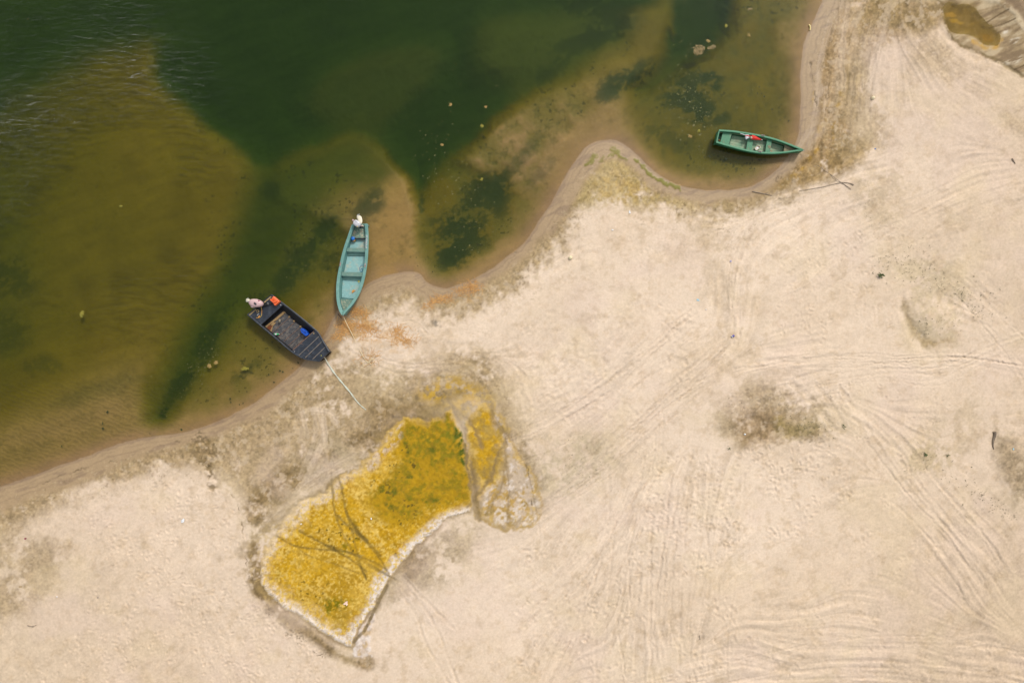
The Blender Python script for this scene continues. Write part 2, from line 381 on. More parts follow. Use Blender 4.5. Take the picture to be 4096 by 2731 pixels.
psd = psd + tl * (7 * NA + 5 * NB); ssd = ssd + 6 * NA
pool = sstep(-2 - 10 * tl, 3 + 8 * tl, psd); slab = sstep(-12, 9, ssd); chip = sstep(-2, 3, csd)
# dark wet rim just outside
paint(0.8 * sstep(-15, -2, psd) * sstep(-0.7, 0.3, NA + 0.4), dampd)
paint(0.7 * sstep(-12, -2, ssd) * sstep(-0.5, 0.5, NA + 0.2), dampd)
Z -= 0.035 * sstep(-14, -3, psd) * sstep(4, -3, psd)
halo = sstep(-46, -4, psd) * (1 - pool) * np.clip(tl + 0.5 * sstep(-46, -4, psd) * (X < 640), 0, 1)
ringl = sstep(-44, -20, psd) * (1 - pool) * sstep(730, 620, X) * sstep(1130, 1200, Y)
paint(0.85 * ringl * sstep(-0.6, 0.3, NA + 0.5 * NB + 0.3), alb(140, 116, 78)); paint(0.6 * ringl * sstep(0.2, 0.6, fbm(8, 3, 121)), alb(206, 176, 120))
paint(0.85 * halo * sstep(-0.7, 0.4, NA + 0.4 * NB), alb(160, 136, 92)); paint(0.5 * halo * sstep(0.1, 0.6, NB + 0.5 * NA), alb(206, 172, 104))
ye = alb(212, 164, 38); yep = alb(232, 192, 104); yeg = alb(182, 142, 4); crust = alb(246, 230, 214); crp = alb(226, 206, 188); grn = alb(74, 92, 8); ochre = alb(188, 138, 30); mud = alb(158, 132, 84); mudd = alb(134, 110, 80)
def mat_skin(m, sdf):
    paint(m, ye)
    paint(m * 0.45 * sstep(0.2, 0.9, NA), yep)
    paint(m * 0.6 * sstep(0.25, 0.75, NB + 0.4 * NA), ochre)
    paint(m * 0.3 * sstep(0.3, 0.7, ND), alb(236, 198, 84))
    paint(m * 0.45 * sstep(0.1, 0.8, fbm(26, 4, 95)), alb(196, 152, 44)); paint(m * 0.4 * sstep(0.2, 0.8, fbm(18, 4, 96)), alb(164, 132, 50)); paint(m * 0.6 * sstep(0.35, 0.8, fbm(12, 3, 97)), alb(238, 204, 116))
    paint(m * 0.75 * sstep(16, 3, sdf + 10 * NB + 9 * NA), alb(226, 190, 112))
    C[:] = C * (1 + m * 0.12 * fbm(4.5, 2, 98))[..., None]
mat_skin(pool, psd)
paint(pool * 0.55 * sstep(0.0, 0.8, fbm(90, 4, 110)), alb(182, 142, 44)); paint(pool * 0.45 * sstep(0.1, 0.8, fbm(70, 4, 111)), alb(232, 192, 92))
sp0 = poly(SPILL, -30, 22)
paint(0.8 * sp0, alb(166, 140, 92))
sp = sp0 * sstep(-0.45, 0.25, NB + 0.6 * NA)
paint(0.9 * sp, alb(210, 168, 62)); paint(0.5 * sp * sstep(0.2, 0.6, fbm(12, 3, 93)), alb(236, 204, 130))
core = poly(cz([(1000, 268), (1110, 255), (1240, 215), (1300, 340), (1335, 470), (1330, 660), (1280, 690), (1110, 730), (960, 790), (860, 790), (790, 710), (840, 610), (930, 500), (952, 380)]), -22, 18)
paint(pool * core * 0.95, yeg)
paint(pool * core * 0.75 * sstep(0.0, 0.6, NB + 0.6 * NA), alb(140, 122, 4)); paint(pool * core * 0.6 * sstep(0.1, 0.8, fbm(11, 4, 99, gain=0.7) + 0.5 * fbm(70, 3, 112)), alb(118, 116, 6)); paint(pool * core * 0.35 * sstep(0.2, 0.8, fbm(7, 3, 113)), alb(208, 166, 20)); paint(pool * core * 0.6 * ell(1045, 1010, 46, 70, -0.1, 1.2, 0.2) * sstep(-0.2, 0.5, NB + 0.5 * NA), alb(120, 118, 4))
paint(pool * core * 0.45 * sstep(0.25, 0.8, -NA + 0.3 * ND), alb(206, 158, 18))
for p_ in (cz([(1262, 270), (1300, 310), (1330, 390), (1330, 470), (1305, 500), (1280, 420), (1262, 340)]), cz([(1310, 250), (1362, 290), (1372, 400), (1345, 400), (1335, 320)])):
    paint(0.95 * poly(p_, -3, 4) * sstep(-0.9, -0.2, NB + 0.5 * ND), grn)
for cx, cy, rx, ry in ((1136, 405, 36, 22), (1050, 290, 40, 12), (900, 640, 40, 30), (1150, 690, 70, 14), (1000, 560, 24, 12), (980, 385, 16, 60), (850, 600, 20, 50), (720, 850, 26, 60), (650, 940, 60, 30), (600, 1260, 90, 60), (880, 720, 70, 18)):
    q = cz([(cx, cy)])[0]
    paint(pool * 0.8 * ell(q[0], q[1], rx / 2.375, ry / 2.375, -0.2) * sstep(-0.1, 0.5, NB + 0.5 * ND), alb(96, 100, 8))
paint(pool * 0.5 * ell(*cz([(630, 1330)])[0], 26, 34, 0.4) , alb(158, 128, 50))
# dark specks in the skin
paint(pool * 0.85 * sstep(0.62, 0.8, fbm(7, 2, 41)) * sstep(0.0, 0.5, fbm(60, 2, 42)), alb(86, 74, 22))
# slab
mat_skin(slab, ssd)
sl_low = poly(cz([(1380, 760), (1400, 640), (1500, 560), (1560, 380), (1700, 560), (1710, 830), (1540, 840)]), -20, 25)
paint(slab * 0.7 * sstep(-0.1, 0.5, NA + 0.4 * NB), alb(176, 146, 76)); paint(slab * sl_low * 0.55, alb(190, 164, 124)); paint(slab * 0.5 * sstep(0.1, 0.6, fbm(20, 3, 94)), alb(150, 128, 78)); paint(slab * sl_low * 0.6 * sstep(-0.4, 0.3, NA + NB), crp); paint(0.65 * slab * sl_low * sstep(0.1, 0.7, fbm(11, 4, 102, ang=-0.9, ax=2.2) + 0.5 * ND), crust)
paint(slab * sl_low * 0.8 * sstep(0.2, 0.7, -NS + 0.5 * NB), alb(180, 158, 126))
paint(slab * 0.8 * poly(cz([(1470, 190), (1530, 290), (1570, 380), (1540, 420), (1480, 300)]), -8, 10) * sstep(-0.4, 0.3, NB), crp)
# salt-white edges: broad on the lower right, thin elsewhere
paint(chip, crp); paint(chip * sstep(-0.1, 0.4, NB), crust); paint(chip * 0.6 * sstep(0.2, 0.6, -NB), alb(196, 160, 96))
edge_lr = poly(cz([(690, 1480), (560, 1400), (700, 1320), (760, 1220), (800, 1120), (860, 1040), (930, 950), (1010, 890), (1100, 810), (1180, 760), (1290, 720), (1345, 745), (1240, 820), (1150, 880), (1000, 1040), (900, 1180), (840, 1290), (760, 1400)]), -8, 14)
FG = fbm(4.2, 2, 120)
paint(pool * edge_lr * sstep(34, 7, psd + 9 * NB + 6 * NA + 11 * FG), crust)
paint(0.5 * pool * edge_lr * sstep(40, 6, psd) * sstep(0.35, 0.7, FG), alb(206, 166, 92))
edge_bl = poly(cz([(180, 1100), (240, 1150), (420, 1300), (640, 1410), (700, 1480), (500, 1430), (300, 1290), (180, 1180)]), -8, 14)
edge_l = sstep(860, 720, X) * (1 - edge_lr)
paint(0.75 * pool * edge_l * sstep(42, 4, psd + 10 * NB + 8 * NA + 16 * FG), alb(238, 206, 146))
paint(0.8 * pool * edge_l * sstep(22, 3, psd + 8 * NB + 14 * FG), alb(240, 216, 186))
paint(pool * edge_bl * sstep(22, 5, psd + 10 * NB + 6 * NA + 10 * FG), crust)
paint(0.0 * pool * (1 - tl) * sstep(10, 2, psd + 6 * NB) * sstep(-0.3, 0.5, NA + 0.2), crp)
paint(pool * 0.75 * poly(cz([(870, 330), (960, 250), (970, 330), (900, 420), (800, 500), (640, 600), (500, 700), (400, 770), (330, 800), (520, 640), (740, 480)]), -8, 12) * sstep(0.0, 0.5, NB + 0.3), crp)
paint(0.6 * pool * sstep(0.3, 0.75, FG + 0.5 * NA) * (1 - core), alb(242, 206, 110)); paint(0.5 * pool * sstep(0.3, 0.75, -FG + 0.5 * NB), alb(168, 130, 30))
# raised, curling skin
Z += 0.012 * pool + 0.02 * pool * edge_lr + 0.015 * slab + 0.03 * chip
Z += 0.045 * pool * np.maximum(edge_lr, 0.8 * edge_bl) * sstep(0, 3, psd) * sstep(14, 4, psd) * (0.6 + 0.8 * NB) + 0.03 * slab * sl_low * sstep(12, 3, ssd) * (0.6 + 0.8 * NB)
Z += 0.018 * (pool + slab + chip) * fbm(7, 3, 44)
WETA = np.maximum(WETA, 0.45 * pool * core)
# wheel marks and bare mud across the skin
for pts, w, a in (([(560, 330), (572, 480), (585, 620), (602, 760), (650, 880), (715, 1000), (772, 1115)], 3.2, 0.75), ([(620, 560), (645, 650), (660, 740), (712, 840), (790, 920), (850, 985)], 3.6, 0.8), ([(615, 765), (680, 830), (760, 900), (845, 1000), (900, 1100)], 3.0, 0.8),
                  ([(660, 740), (690, 850), (720, 960), (745, 1050), (770, 1110)], 3.0, 0.75), ([(700, 815), (735, 870), (770, 905)], 6, 0.85), ([(280, 875), (380, 930), (500, 948), (600, 955), (700, 975), (790, 1010), (880, 1060)], 3.0, 0.8), ([(405, 850), (480, 890), (580, 945), (680, 1000), (770, 1070)], 3.2, 0.85),
                  ([(380, 930), (460, 985), (600, 1030), (740, 1085)], 2.2, 0.5), ([(560, 930), (690, 970), (800, 1050), (930, 1110)], 2.6, 0.7), ([(700, 960), (790, 1030), (880, 1085), (960, 1130)], 2.6, 0.7)):
    bl, d, t = stroke(cz(pts), w, jit=0.8)
    mk = sstep(w * 1.35, w * 0.3, d + 1.4 * NB[bl]) * a * (0.72 + 0.3 * NA[bl])
    paint_bl(bl, 0.95 * mk, alb(124, 102, 50)); Z[bl] -= 0.018 * mk
for pts, w, a in (([(1230, 130), (1275, 215), (1312, 320), (1322, 430), (1332, 560), (1352, 690), (1365, 780)], 5.0, 0.75), ([(1290, 200), (1350, 260), (1385, 320), (1412, 400)], 6, 0.6), ([(1545, 335), (1500, 420), (1440, 550), (1385, 640), (1310, 725)], 5, 0.6), ([(1352, 480), (1358, 600), (1372, 700), (1378, 780)], 6, 0.6),
                  ([(1000, 130), (1110, 190), (1200, 150), (1290, 110)], 14, 0.6), ([(1100, 240), (1150, 205), (1200, 215)], 12, 0.7), ([(1540, 280), (1530, 480), (1540, 640), (1550, 810)], 4, 0.45), ([(1520, 480), (1480, 640), (1420, 760)], 4, 0.45), ([(1450, 160), (1470, 260), (1530, 330)], 5, 0.6)):
    bl, d, t = stroke(cz(pts), w, True, jit=2)
    mk = sstep(w * 1.6, w * 0.3, d + 3 * NB[bl] + 1.5 * ND[bl]) * a
    paint_bl(bl, mk, mud); paint_bl(bl, mk * 0.6 * sstep(w, 0, d), mudd); Z[bl] -= 0.02 * mk
    WETA[bl] = np.maximum(WETA[bl], 0.5 * mk)
bl, d, t = stroke(cz([(1450, 190), (1545, 340), (1640, 500), (1690, 700), (1722, 900)]), 2, jit=1)
paint_bl(bl, 0.4 * sstep(2.4, 0.6, d) * sstep(-0.6, 0.3, NA[bl]), alb(140, 116, 78)); Z[bl] -= 0.008 * sstep(3, 0.8, d)
bl, d, t = stroke(cz([(700, 1455), (760, 1390), (800, 1310), (880, 1150)]), 4, jit=1)
paint_bl(bl, 0.8 * sstep(5, 2, d), alb(128, 108, 70)); Z[bl] -= 0.03 * sstep(6, 2, d)

# ---- second drying pool in the far corner
def cw(pts): return [((3560 + x / 4.388) / VS, (y / 4.388) / VS) for x, y in pts]
P2 = cw([(840, -200), (900, 60), (960, 240), (1010, 400), (1060, 580), (1120, 690), (1330, 810), (1560, 900), (1800, 1010), (2000, 1130), (2200, 1260), (2450, 1380), (3200, 1500), (3200, -200)])
p2sd = polysd(P2, 40); p2 = sstep(-2, 4, p2sd)
NF = fbm(10, 4, 50, ang=2.75, ax=4.0)
paint(p2, alb(176, 152, 116)); paint(p2 * sstep(-0.1, 0.6, NF), alb(206, 184, 148)); paint(p2 * 0.8 * sstep(0.1, 0.6, -NF), alb(140, 118, 92))
paint(0.85 * sstep(-9, -1, p2sd) * sstep(7, 0, p2sd), alb(122, 102, 66)); Z -= 0.05 * sstep(-9, -1, p2sd) * sstep(7, 0, p2sd)
for cx, cy, rx, ry in ((2050, 580, 60, 40), (2250, 720, 110, 50), (2220, 1060, 190, 90)):
    q = cw([(cx, cy)])[0]
    paint(p2 * 0.9 * ell(q[0], q[1], rx / 7.64, ry / 7.64, -0.4) * sstep(-0.5, 0.1, NF), alb(240, 226, 202))
paint(p2 * 0.7 * poly(cw([(1350, 600), (1450, 640), (1600, 720), (1680, 800), (1800, 790), (1960, 700), (2010, 720), (1900, 860), (1680, 850), (1500, 760)]), -5, 5) * sstep(-0.4, 0.3, NB), alb(220, 172, 80))
bl, d, t = stroke(cw([(1540, 0), (1850, 30), (2100, 180), (2352, 460), (2700, 800)]), 7, True)
paint_bl(bl, 0.7 * sstep(9, 3, d) * sstep(-0.5, 0.2, NB[bl]), alb(226, 206, 172)); Z[bl] += 0.03 * sstep(9, 2, d)
paint(p2 * 0.8 * poly(cw([(1700, -200), (2000, 20), (2352, 380), (3200, 1100), (3200, -200)]), -8, 8), alb(142, 120, 96))
for pts in ([(1700, 400), (1900, 270), (2080, 170)], [(1750, 500), (2000, 420), (2200, 330)], [(2180, 1230), (2300, 1180), (2400, 1130)]):
    bl, d, t = stroke(cw(pts), 2)
    paint_bl(bl, 0.8 * sstep(2.6, 0.8, d), alb(112, 92, 66)); Z[bl] -= 0.02 * sstep(3, 1, d)
PUD = cw([(960, 110), (1060, 60), (1200, 100), (1380, 100), (1520, 180), (1620, 320), (1750, 420), (1830, 540), (1920, 620), (1930, 740), (1860, 790), (1760, 770), (1640, 760), (1540, 660), (1380, 600), (1240, 590), (1110, 560), (1040, 470), (1000, 330), (965, 220)])
pud = poly(PUD, -12, 14)
Z += (0.16 - 0.05 * pud - Z) * poly(PUD, -60, -14)
Z -= 0.06 * poly(PUD, -10, 16)
PUD_Z = 0.145
paint(pud, alb(172, 144, 86)); paint(pud * 0.7 * sstep(-0.2, 0.5, NA + 0.5 * NB), alb(146, 120, 66)); paint(pud * 0.5 * sstep(0.2, 0.7, NF), alb(196, 162, 90)); paint(pud * 0.8 * ell(*cw([(1700, 640)])[0], 20, 14, 0.6) * sstep(-0.5, 0.4, NB), alb(190, 148, 58))
paint(pud * 0.9 * ell(*cw([(1080, 280)])[0], 16, 7, 0.2), alb(228, 184, 92)); paint(pud * 0.9 * ell(*cw([(1200, 400)])[0], 20, 6, 0.1), alb(232, 190, 86))

# ---- relief of the sand: ruts, footprints, ripples
def rut(pts, w=3.0, dep=0.03, light=0.25, rim=0.5, brk=0.6):
    bl, d, t = stroke(pts, w * 1.4, jit=2.2)
    mod = np.clip(0.55 + brk * vn(t / F(26), d * 0 + 3.3, int(w * 7) % 8) + 0.2, 0, 1.3)
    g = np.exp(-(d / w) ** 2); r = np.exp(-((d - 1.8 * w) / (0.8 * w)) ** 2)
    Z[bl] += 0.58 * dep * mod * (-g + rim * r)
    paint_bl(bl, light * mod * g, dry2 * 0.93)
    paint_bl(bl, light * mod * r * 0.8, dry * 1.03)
def bundle(pts, n, spread, w=2.6, dep=0.026, light=0.2, seed=0):
    r = np.random.default_rng(seed); p = np.array(pts, float); n = int(n * 1.7)
    for k in range(n):
        off = r.normal(0, spread, (1, 2)) + r.normal(0, spread * 0.22, p.shape)
        a, b = r.integers(0, max(1, len(p) // 3 + 1)), len(p) - r.integers(0, max(1, len(p) // 3))
        q = (p + off)[a:b]
        if len(q) >= 2: rut(q, w * r.uniform(0.7, 1.3), dep * r.uniform(0.5, 1.3), light)
bundle([(1190, 1010), (1300, 950), (1400, 880), (1500, 800), (1580, 730)], 9, 26, 2.6, 0.03, 0.2, 1)
bundle([(1210, 1190), (1290, 1130), (1400, 1050), (1500, 960), (1600, 870), (1680, 800)], 10, 22, 2.8, 0.032, 0.22, 2)
bundle([(1690, 700), (1688, 640), (1700, 580), (1740, 510), (1800, 450), (1880, 430)], 6, 12, 2.4, 0.03, 0.2, 3)
bundle([(1694, 780), (1690, 700), (1692, 640)], 3, 10, 2.4, 0.03, 0.2, 33)
bundle([(1600, 880), (1700, 850), (1820, 830), (1960, 820), (2080, 830), (2200, 820), (2400, 850)], 8, 14, 2.3, 0.026, 0.22, 4)
bundle([(1780, 900), (1900, 870), (2040, 850), (2160, 860), (2300, 800), (2420, 760)], 6, 14, 2.2, 0.024, 0.22, 5)
rut([(1820, 880), (1860, 915), (1890, 950), (1916, 985)], 6.5, 0.05, 0.9); rut([(1870, 880), (1905, 920), (1940, 975)], 5, 0.04, 0.8); rut([(1930, 890), (1970, 950), (2000, 990)], 4.5, 0.03, 0.5); rut([(1960, 960), (2020, 1000), (2080, 1050)], 4.5, 0.03, 0.5)
bundle([(1280, 1568), (1330, 1450), (1400, 1300), (1450, 1180), (1490, 1090)], 10, 40, 3.0, 0.034, 0.15, 6)
bundle([(1130, 1568), (1230, 1430), (1330, 1300), (1420, 1180), (1500, 1080)], 8, 30, 2.8, 0.03, 0.15, 7)
bundle([(1560, 1640), (1550, 1480), (1560, 1330), (1580, 1190), (1600, 1080)], 10, 60, 3.0, 0.03, 0.12, 8)
bundle([(1420, 1640), (1440, 1500), (1460, 1360), (1470, 1240)], 7, 44, 3.4, 0.036, 0.12, 88)
for p_ in ([(905, 1345), (935, 1380), (960, 1420), (975, 1470), (1010, 1530), (1050, 1600)], [(915, 1325), (955, 1370), (990, 1420), (1020, 1480), (1035, 1530), (1070, 1600)], [(920, 1320), (960, 1360), (1010, 1410), (1040, 1440)]):
    rut(p_, 3.2, 0.03, 0.6)
bundle([(2000, 980), (2100, 1110), (2200, 1230), (2260, 1330)], 7, 26, 3.0, 0.026, 0.1, 9)
bundle([(2240, 650), (2300, 720), (2400, 830)], 4, 16, 2.4, 0.018, 0.12, 10)
bundle([(2200, 690), (2260, 760), (2340, 860)], 3, 10, 2.4, 0.018, 0.12, 101)
bundle([(1940, 200), (1935, 120), (1950, 40), (1990, -30)], 5, 14, 2.6, 0.02, 0.18, 11)
bundle([(1985, 300), (1990, 230), (2000, 160), (2030, 60)], 6, 16, 2.4, 0.02, 0.18, 12)
bundle([(1860, 330), (1890, 260), (1900, 150), (1925, 40)], 4, 16, 2.2, 0.016, 0.2, 13)
bundle([(1850, 660), (1980, 560), (2120, 480), (2260, 420)], 7, 60, 3.2, 0.016, 0.1, 14)
bundle([(1100, 1640), (1500, 1600), (1900, 1500), (2200, 1500), (2420, 1530)], 7, 40, 3.0, 0.02, 0.08, 15)
bundle([(700, 1100), (740, 1000), (730, 930)], 4, 20, 2.2, 0.02, 0.35, 16)
bundle([(620, 1200), (720, 1110), (830, 1040)], 5, 16, 2.4, 0.02, 0.3, 17)
bundle([(780, 800), (860, 840), (940, 860), (1040, 850)], 5, 24, 2.4, 0.02, 0.2, 18)
bundle([(870, 770), (890, 750), (930, 735), (960, 740), (980, 760)], 2, 3, 2.0, 0.02, 0.6, 19)
bundle([(690, 960), (720, 945), (760, 950), (780, 975)], 2, 3, 1.8, 0.02, 0.5, 20)
# cracks in the damp crust
for pts in ([(1855, 120), (1868, 180), (1873, 240), (1878, 300)], [(1842, 330), (1836, 380), (1800, 402), (1778, 420)], [(1898, 100), (1904, 160), (1902, 220)], [(600, 1390), (640, 1432), (700, 1470), (770, 1510)], [(574, 1300), (590, 1360), (640, 1420), (690, 1450)],
            [(560, 1260), (572, 1330), (600, 1380)], [(520, 1110), (545, 1160), (560, 1240)], [(470, 1000), (440, 1008), (400, 1015)], [(80, 1115), (180, 1080), (300, 1044)], [(1160, 980), (1175, 1010), (1200, 1050), (1216, 1100), (1224, 1160)], [(880, 920), (886, 960), (850, 1000)],
            [(640, 1440), (700, 1486), (760, 1515)], [(1180, 940), (1150, 900), (1130, 860)]):
    bl, d, t = stroke(pts, 2, jit=5)
    mk = sstep(1.9, 0.4, d) * sstep(-0.4, 0.3, vn(t / F(18), d * 0 + 1.5, 4))
    paint_bl(bl, 0.7 * mk, alb(110, 90, 60)); Z[bl] -= 0.02 * mk
# brushed sand: streaks that follow the traffic over the beach
GUIDE = [[(1190, 1010), (1400, 880), (1580, 730)], [(1210, 1190), (1400, 1050), (1600, 870), (1680, 800)], [(1100, 1600), (1280, 1400), (1490, 1090)], [(1420, 1640), (1460, 1360), (1480, 1150)], [(1560, 1640), (1560, 1330), (1600, 1080)],
         [(1690, 800), (1688, 640), (1740, 510), (1880, 430), (2000, 370)], [(1600, 880), (1800, 830), (2080, 825), (2400, 850)], [(1780, 900), (2040, 850), (2300, 790), (2420, 740)], [(1900, 900), (2100, 1110), (2260, 1330), (2400, 1470)], [(1300, 1560), (1900, 1500), (2420, 1530)],
         [(1900, 360), (1890, 260), (1900, 150), (1925, 30)], [(1985, 320), (1990, 230), (2010, 140), (2040, 40)], [(1100, 780), (1250, 640), (1420, 560)], [(905, 1340), (960, 1420), (1060, 1600)], [(2200, 620), (2300, 720), (2420, 850)], [(1850, 660), (2050, 530), (2260, 420), (2400, 380)],
         [(-60, 1190), (330, 1060), (560, 980), (740, 860), (900, 680)], [(600, 1180), (720, 1110), (850, 1030)], [(556, 1180), (574, 1340), (690, 1470), (830, 1530)], [(0, 1560), (160, 1330), (330, 1180)], [(960, 690), (1110, 660), (1270, 520), (1350, 400)], [(860, 860), (1050, 830), (1170, 920), (1230, 1100)], [(1480, 460), (1700, 480), (1900, 430)], [(2060, 60), (2200, 180), (2420, 330)], [(1700, 1300), (1950, 1180), (2080, 1100)], [(880, 1400), (1000, 1250), (1150, 1180)]]
cx2 = np.zeros((NY, NX), F); sy2 = np.zeros((NY, NX), F)
Xc, Yc = X[::4, ::4], Y[::4, ::4]; gx = np.zeros(Xc.shape, F); gy = np.zeros(Xc.shape, F)
for g_ in GUIDE:
    p = smooth_line(g_, False, 3)
    for i in range(len(p) - 1):
        mx, my = (p[i] + p[i + 1]) / 2; dx, dy = p[i + 1] - p[i]; th = 2 * math.atan2(dy, dx)
        w = F(math.hypot(dx, dy)) / (((Xc - F(mx)) ** 2 + (Yc - F(my)) ** 2) + F(500)) ** 1.5
        gx += w * F(math.cos(th)); gy += w * F(math.sin(th))
th = np.arctan2(gy, gx) / 2 + 0.35 * fbm(120, 2, 90, Xc, Yc)
th = np.repeat(np.repeat(th, 4, 0), 4, 1)[:NY, :NX]; ux, uy = np.cos(th), np.sin(th)
i0, i1 = np.searchsorted(ys, [-70, 1638]); j0, j1 = np.searchsorted(xs, [-70, 2422]); i1 += 1; j1 += 1
ux, uy = ux[i0:i1, j0:j1], uy[i0:i1, j0:j1]; hh, ww = ux.shape
base1 = rng.standard_normal((hh, ww)).astype(F); base2 = fbm(9, 2, 91)[i0:i1, j0:j1] * 1.6
gi, gj = np.mgrid[0:hh, 0:ww].astype(F)
def lic(src, n, st):
    acc = src.copy()
    for s_ in (1, -1):
        ci, cj = gi.copy(), gj.copy(); lx, ly = ux * s_, uy * s_
        for k in range(n):
            ci += ly * st; cj += lx * st
            a_ = np.clip(ci + 0.5, 0, hh - 1).astype(np.int32); b_ = np.clip(cj + 0.5, 0, ww - 1).astype(np.int32)
            acc += src[a_, b_]; nx, ny = ux[a_, b_], uy[a_, b_]
            sg = np.where(nx * lx + ny * ly < 0, F(-1), F(1)); lx, ly = nx * sg, ny * sg
    return acc / (acc.std() + 1e-6)
dmp0 = np.clip((dry[0] - C[..., 0]) / (dry[0] - dampd[0]), 0, 1)
LF = np.zeros((NY, NX), F); LB = np.zeros((NY, NX), F)
LF[i0:i1, j0:j1] = lic(base1, 14, 1.2); LB[i0:i1, j0:j1] = lic(base2, 14, 2.2)
amp = sstep(-0.6, 0.7, fbm(140, 3, 92)) * sstep(30, 70, SD) * (1 - sstep(-6, 6, psd)) * (1 - sstep(-6, 6, ssd)) * (1 - sstep(-6, 6, p2sd))
amp = amp * (0.45 + 0.55 * sstep(950, 1250, X)) * (1 + 0.45 * sstep(1000, 1150, Y) * sstep(900, 1100, X) * sstep(1800, 1600, X))
amp = np.maximum(amp, 0.9 * sstep(1780, 1860, X) * sstep(2120, 2000, X) * sstep(480, 420, Y) * sstep(24, 44, SD) * (1 - sstep(-6, 6, p2sd)))
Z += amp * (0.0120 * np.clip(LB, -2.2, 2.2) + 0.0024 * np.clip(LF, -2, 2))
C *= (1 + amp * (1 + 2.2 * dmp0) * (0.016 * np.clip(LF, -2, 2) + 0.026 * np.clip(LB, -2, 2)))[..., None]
# footprints
def prints(p, n, seed, size=1.0, dep=0.035):
    n = int(n * 0.75)
    p = np.array(p, float); lo, hi = p.min(0), p.max(0); r = np.random.default_rng(seed); k = 0; tries = 0
    while k < n and tries < n * 12:
        tries += 1
        c = r.uniform(lo, hi); ins = False
        if len(p) and vn(np.array([c[0] / 60.0], F), np.array([c[1] / 60.0], F), seed)[0] < -0.15 + 0.5 * r.random() - 0.25: continue
        for i in range(len(p)):
            a, b = p[i], p[(i + 1) % len(p)]
            if (a[1] > c[1]) != (b[1] > c[1]) and c[0] < (b[0] - a[0]) * (c[1] - a[1]) / (b[1] - a[1]) + a[0]: ins = not ins
        if not ins: continue
        k += 1
        ra, rb = r.uniform(4, 8) * size, r.uniform(2.4, 4.4) * size; an = r.uniform(0, math.pi); dd = 0.62 * dep * r.uniform(0.2, 1.35)
        bl = block(c[None], ra * 2.6)
        dx, dy = X[bl] - F(c[0]), Y[bl] - F(c[1]); co, si = F(math.cos(an)), F(math.sin(an))
        q = ((dx * co + dy * si) / F(ra)) ** 2 + ((-dx * si + dy * co) / F(rb)) ** 2
        Z[bl] += F(dd) * (-np.exp(-q * F(1.2)) + F(0.4) * np.exp(-(np.sqrt(q) - F(1.6)) ** 2 * F(3)))
prints([(180, 1180), (420, 1080), (560, 1180), (590, 1340), (680, 1450), (800, 1540), (780, 1640), (-60, 1640), (120, 1500), (220, 1350)], 900, 1, 0.8, 0.034)
prints([(360, 1120), (520, 1150), (560, 1330), (660, 1450), (760, 1560), (500, 1600), (300, 1480)], 350, 2, 0.75, 0.034)
prints([(1480, 1060), (1900, 1010), (2150, 1060), (2040, 1180), (1750, 1260), (1600, 1330), (1480, 1200)], 700, 3, 0.9, 0.036)
prints([(1200, 1250), (1600, 1180), (1700, 1400), (1600, 1640), (1150, 1640)], 420, 4, 1.0, 0.036)
prints([(1500, 1480), (2000, 1430), (2420, 1500), (2420, 1640), (1300, 1640)], 330, 5, 0.95, 0.036)
prints([(1180, 760), (1400, 640), (1620, 740), (1580, 900), (1400, 1000), (1200, 960)], 420, 6, 1.3, 0.02)
prints([(1800, 560), (2050, 520), (2080, 760), (1900, 800), (1760, 760)], 240, 7, 0.8, 0.028)
prints([(1660, 900), (2000, 860), (2200, 900), (2150, 1010), (1760, 1020)], 320, 8, 0.7, 0.028)
prints([(1900, 1180), (2200, 1250), (2100, 1450), (1800, 1450)], 120, 9, 0.9, 0.022)
prints([(1150, 600), (1350, 480), (1800, 460), (2000, 380), (2352, 500), (2300, 640), (1500, 620)], 240, 10, 0.8, 0.018)
# hollow and mounds inland
Z -= 0.10 * ell(1742, 985, 42, 30); Z += 0.05 * ell(1690, 960, 40, 30)
Z += 0.16 * ell(2150, 730, 64, 56, 0.3, 1.05, 0.1); Z -= 0.06 * poly([(2078, 680), (2094, 740), (2130, 775), (2110, 800), (2074, 745)], -8, 8)
Z += 0.14 * ell(2352, 1090, 60, 90, 0.4, 1.2, 0.1)
# general grain and lumps of loose sand
Z += drym * (0.010 * fbm(34, 3, 60) + 0.012 * NS * sstep(-0.3, 0.6, NC) + 0.002 * fbm(5, 2, 61))
Z += (1 - drym) * sstep(4, 30, SD) * (0.006 * NB + 0.010 * sstep(0.2, 0.8, ND) * (1 - band))
# darker tan mottling at random over the land, outside the pool and slab
paint(0.35 * sstep(0.15, 0.8, fbm(22, 4, 62)) * landm * (1 - pool) * (1 - slab), alb(206, 178, 142))
# flecks: dark crumbs of dry weed and pale shells on the damp ground
fl = sstep(0.60, 0.8, fbm(5.5, 2, 63)); dz = (1 - sstep(40, 170, SDW)) * sstep(14, 40, SD)
paint(0.45 * fl * dz * sstep(-0.2, 0.4, fbm(50, 2, 64)), alb(120, 98, 58))
paint(0.25 * sstep(0.6, 0.8, fbm(5.5, 2, 66)) * dz, alb(226, 204, 160))

zone = np.maximum(np.maximum(sstep(-10, -2, psd), 0.85 * ringl), np.maximum(sstep(-16, -4, ssd), 0.9 * sp))
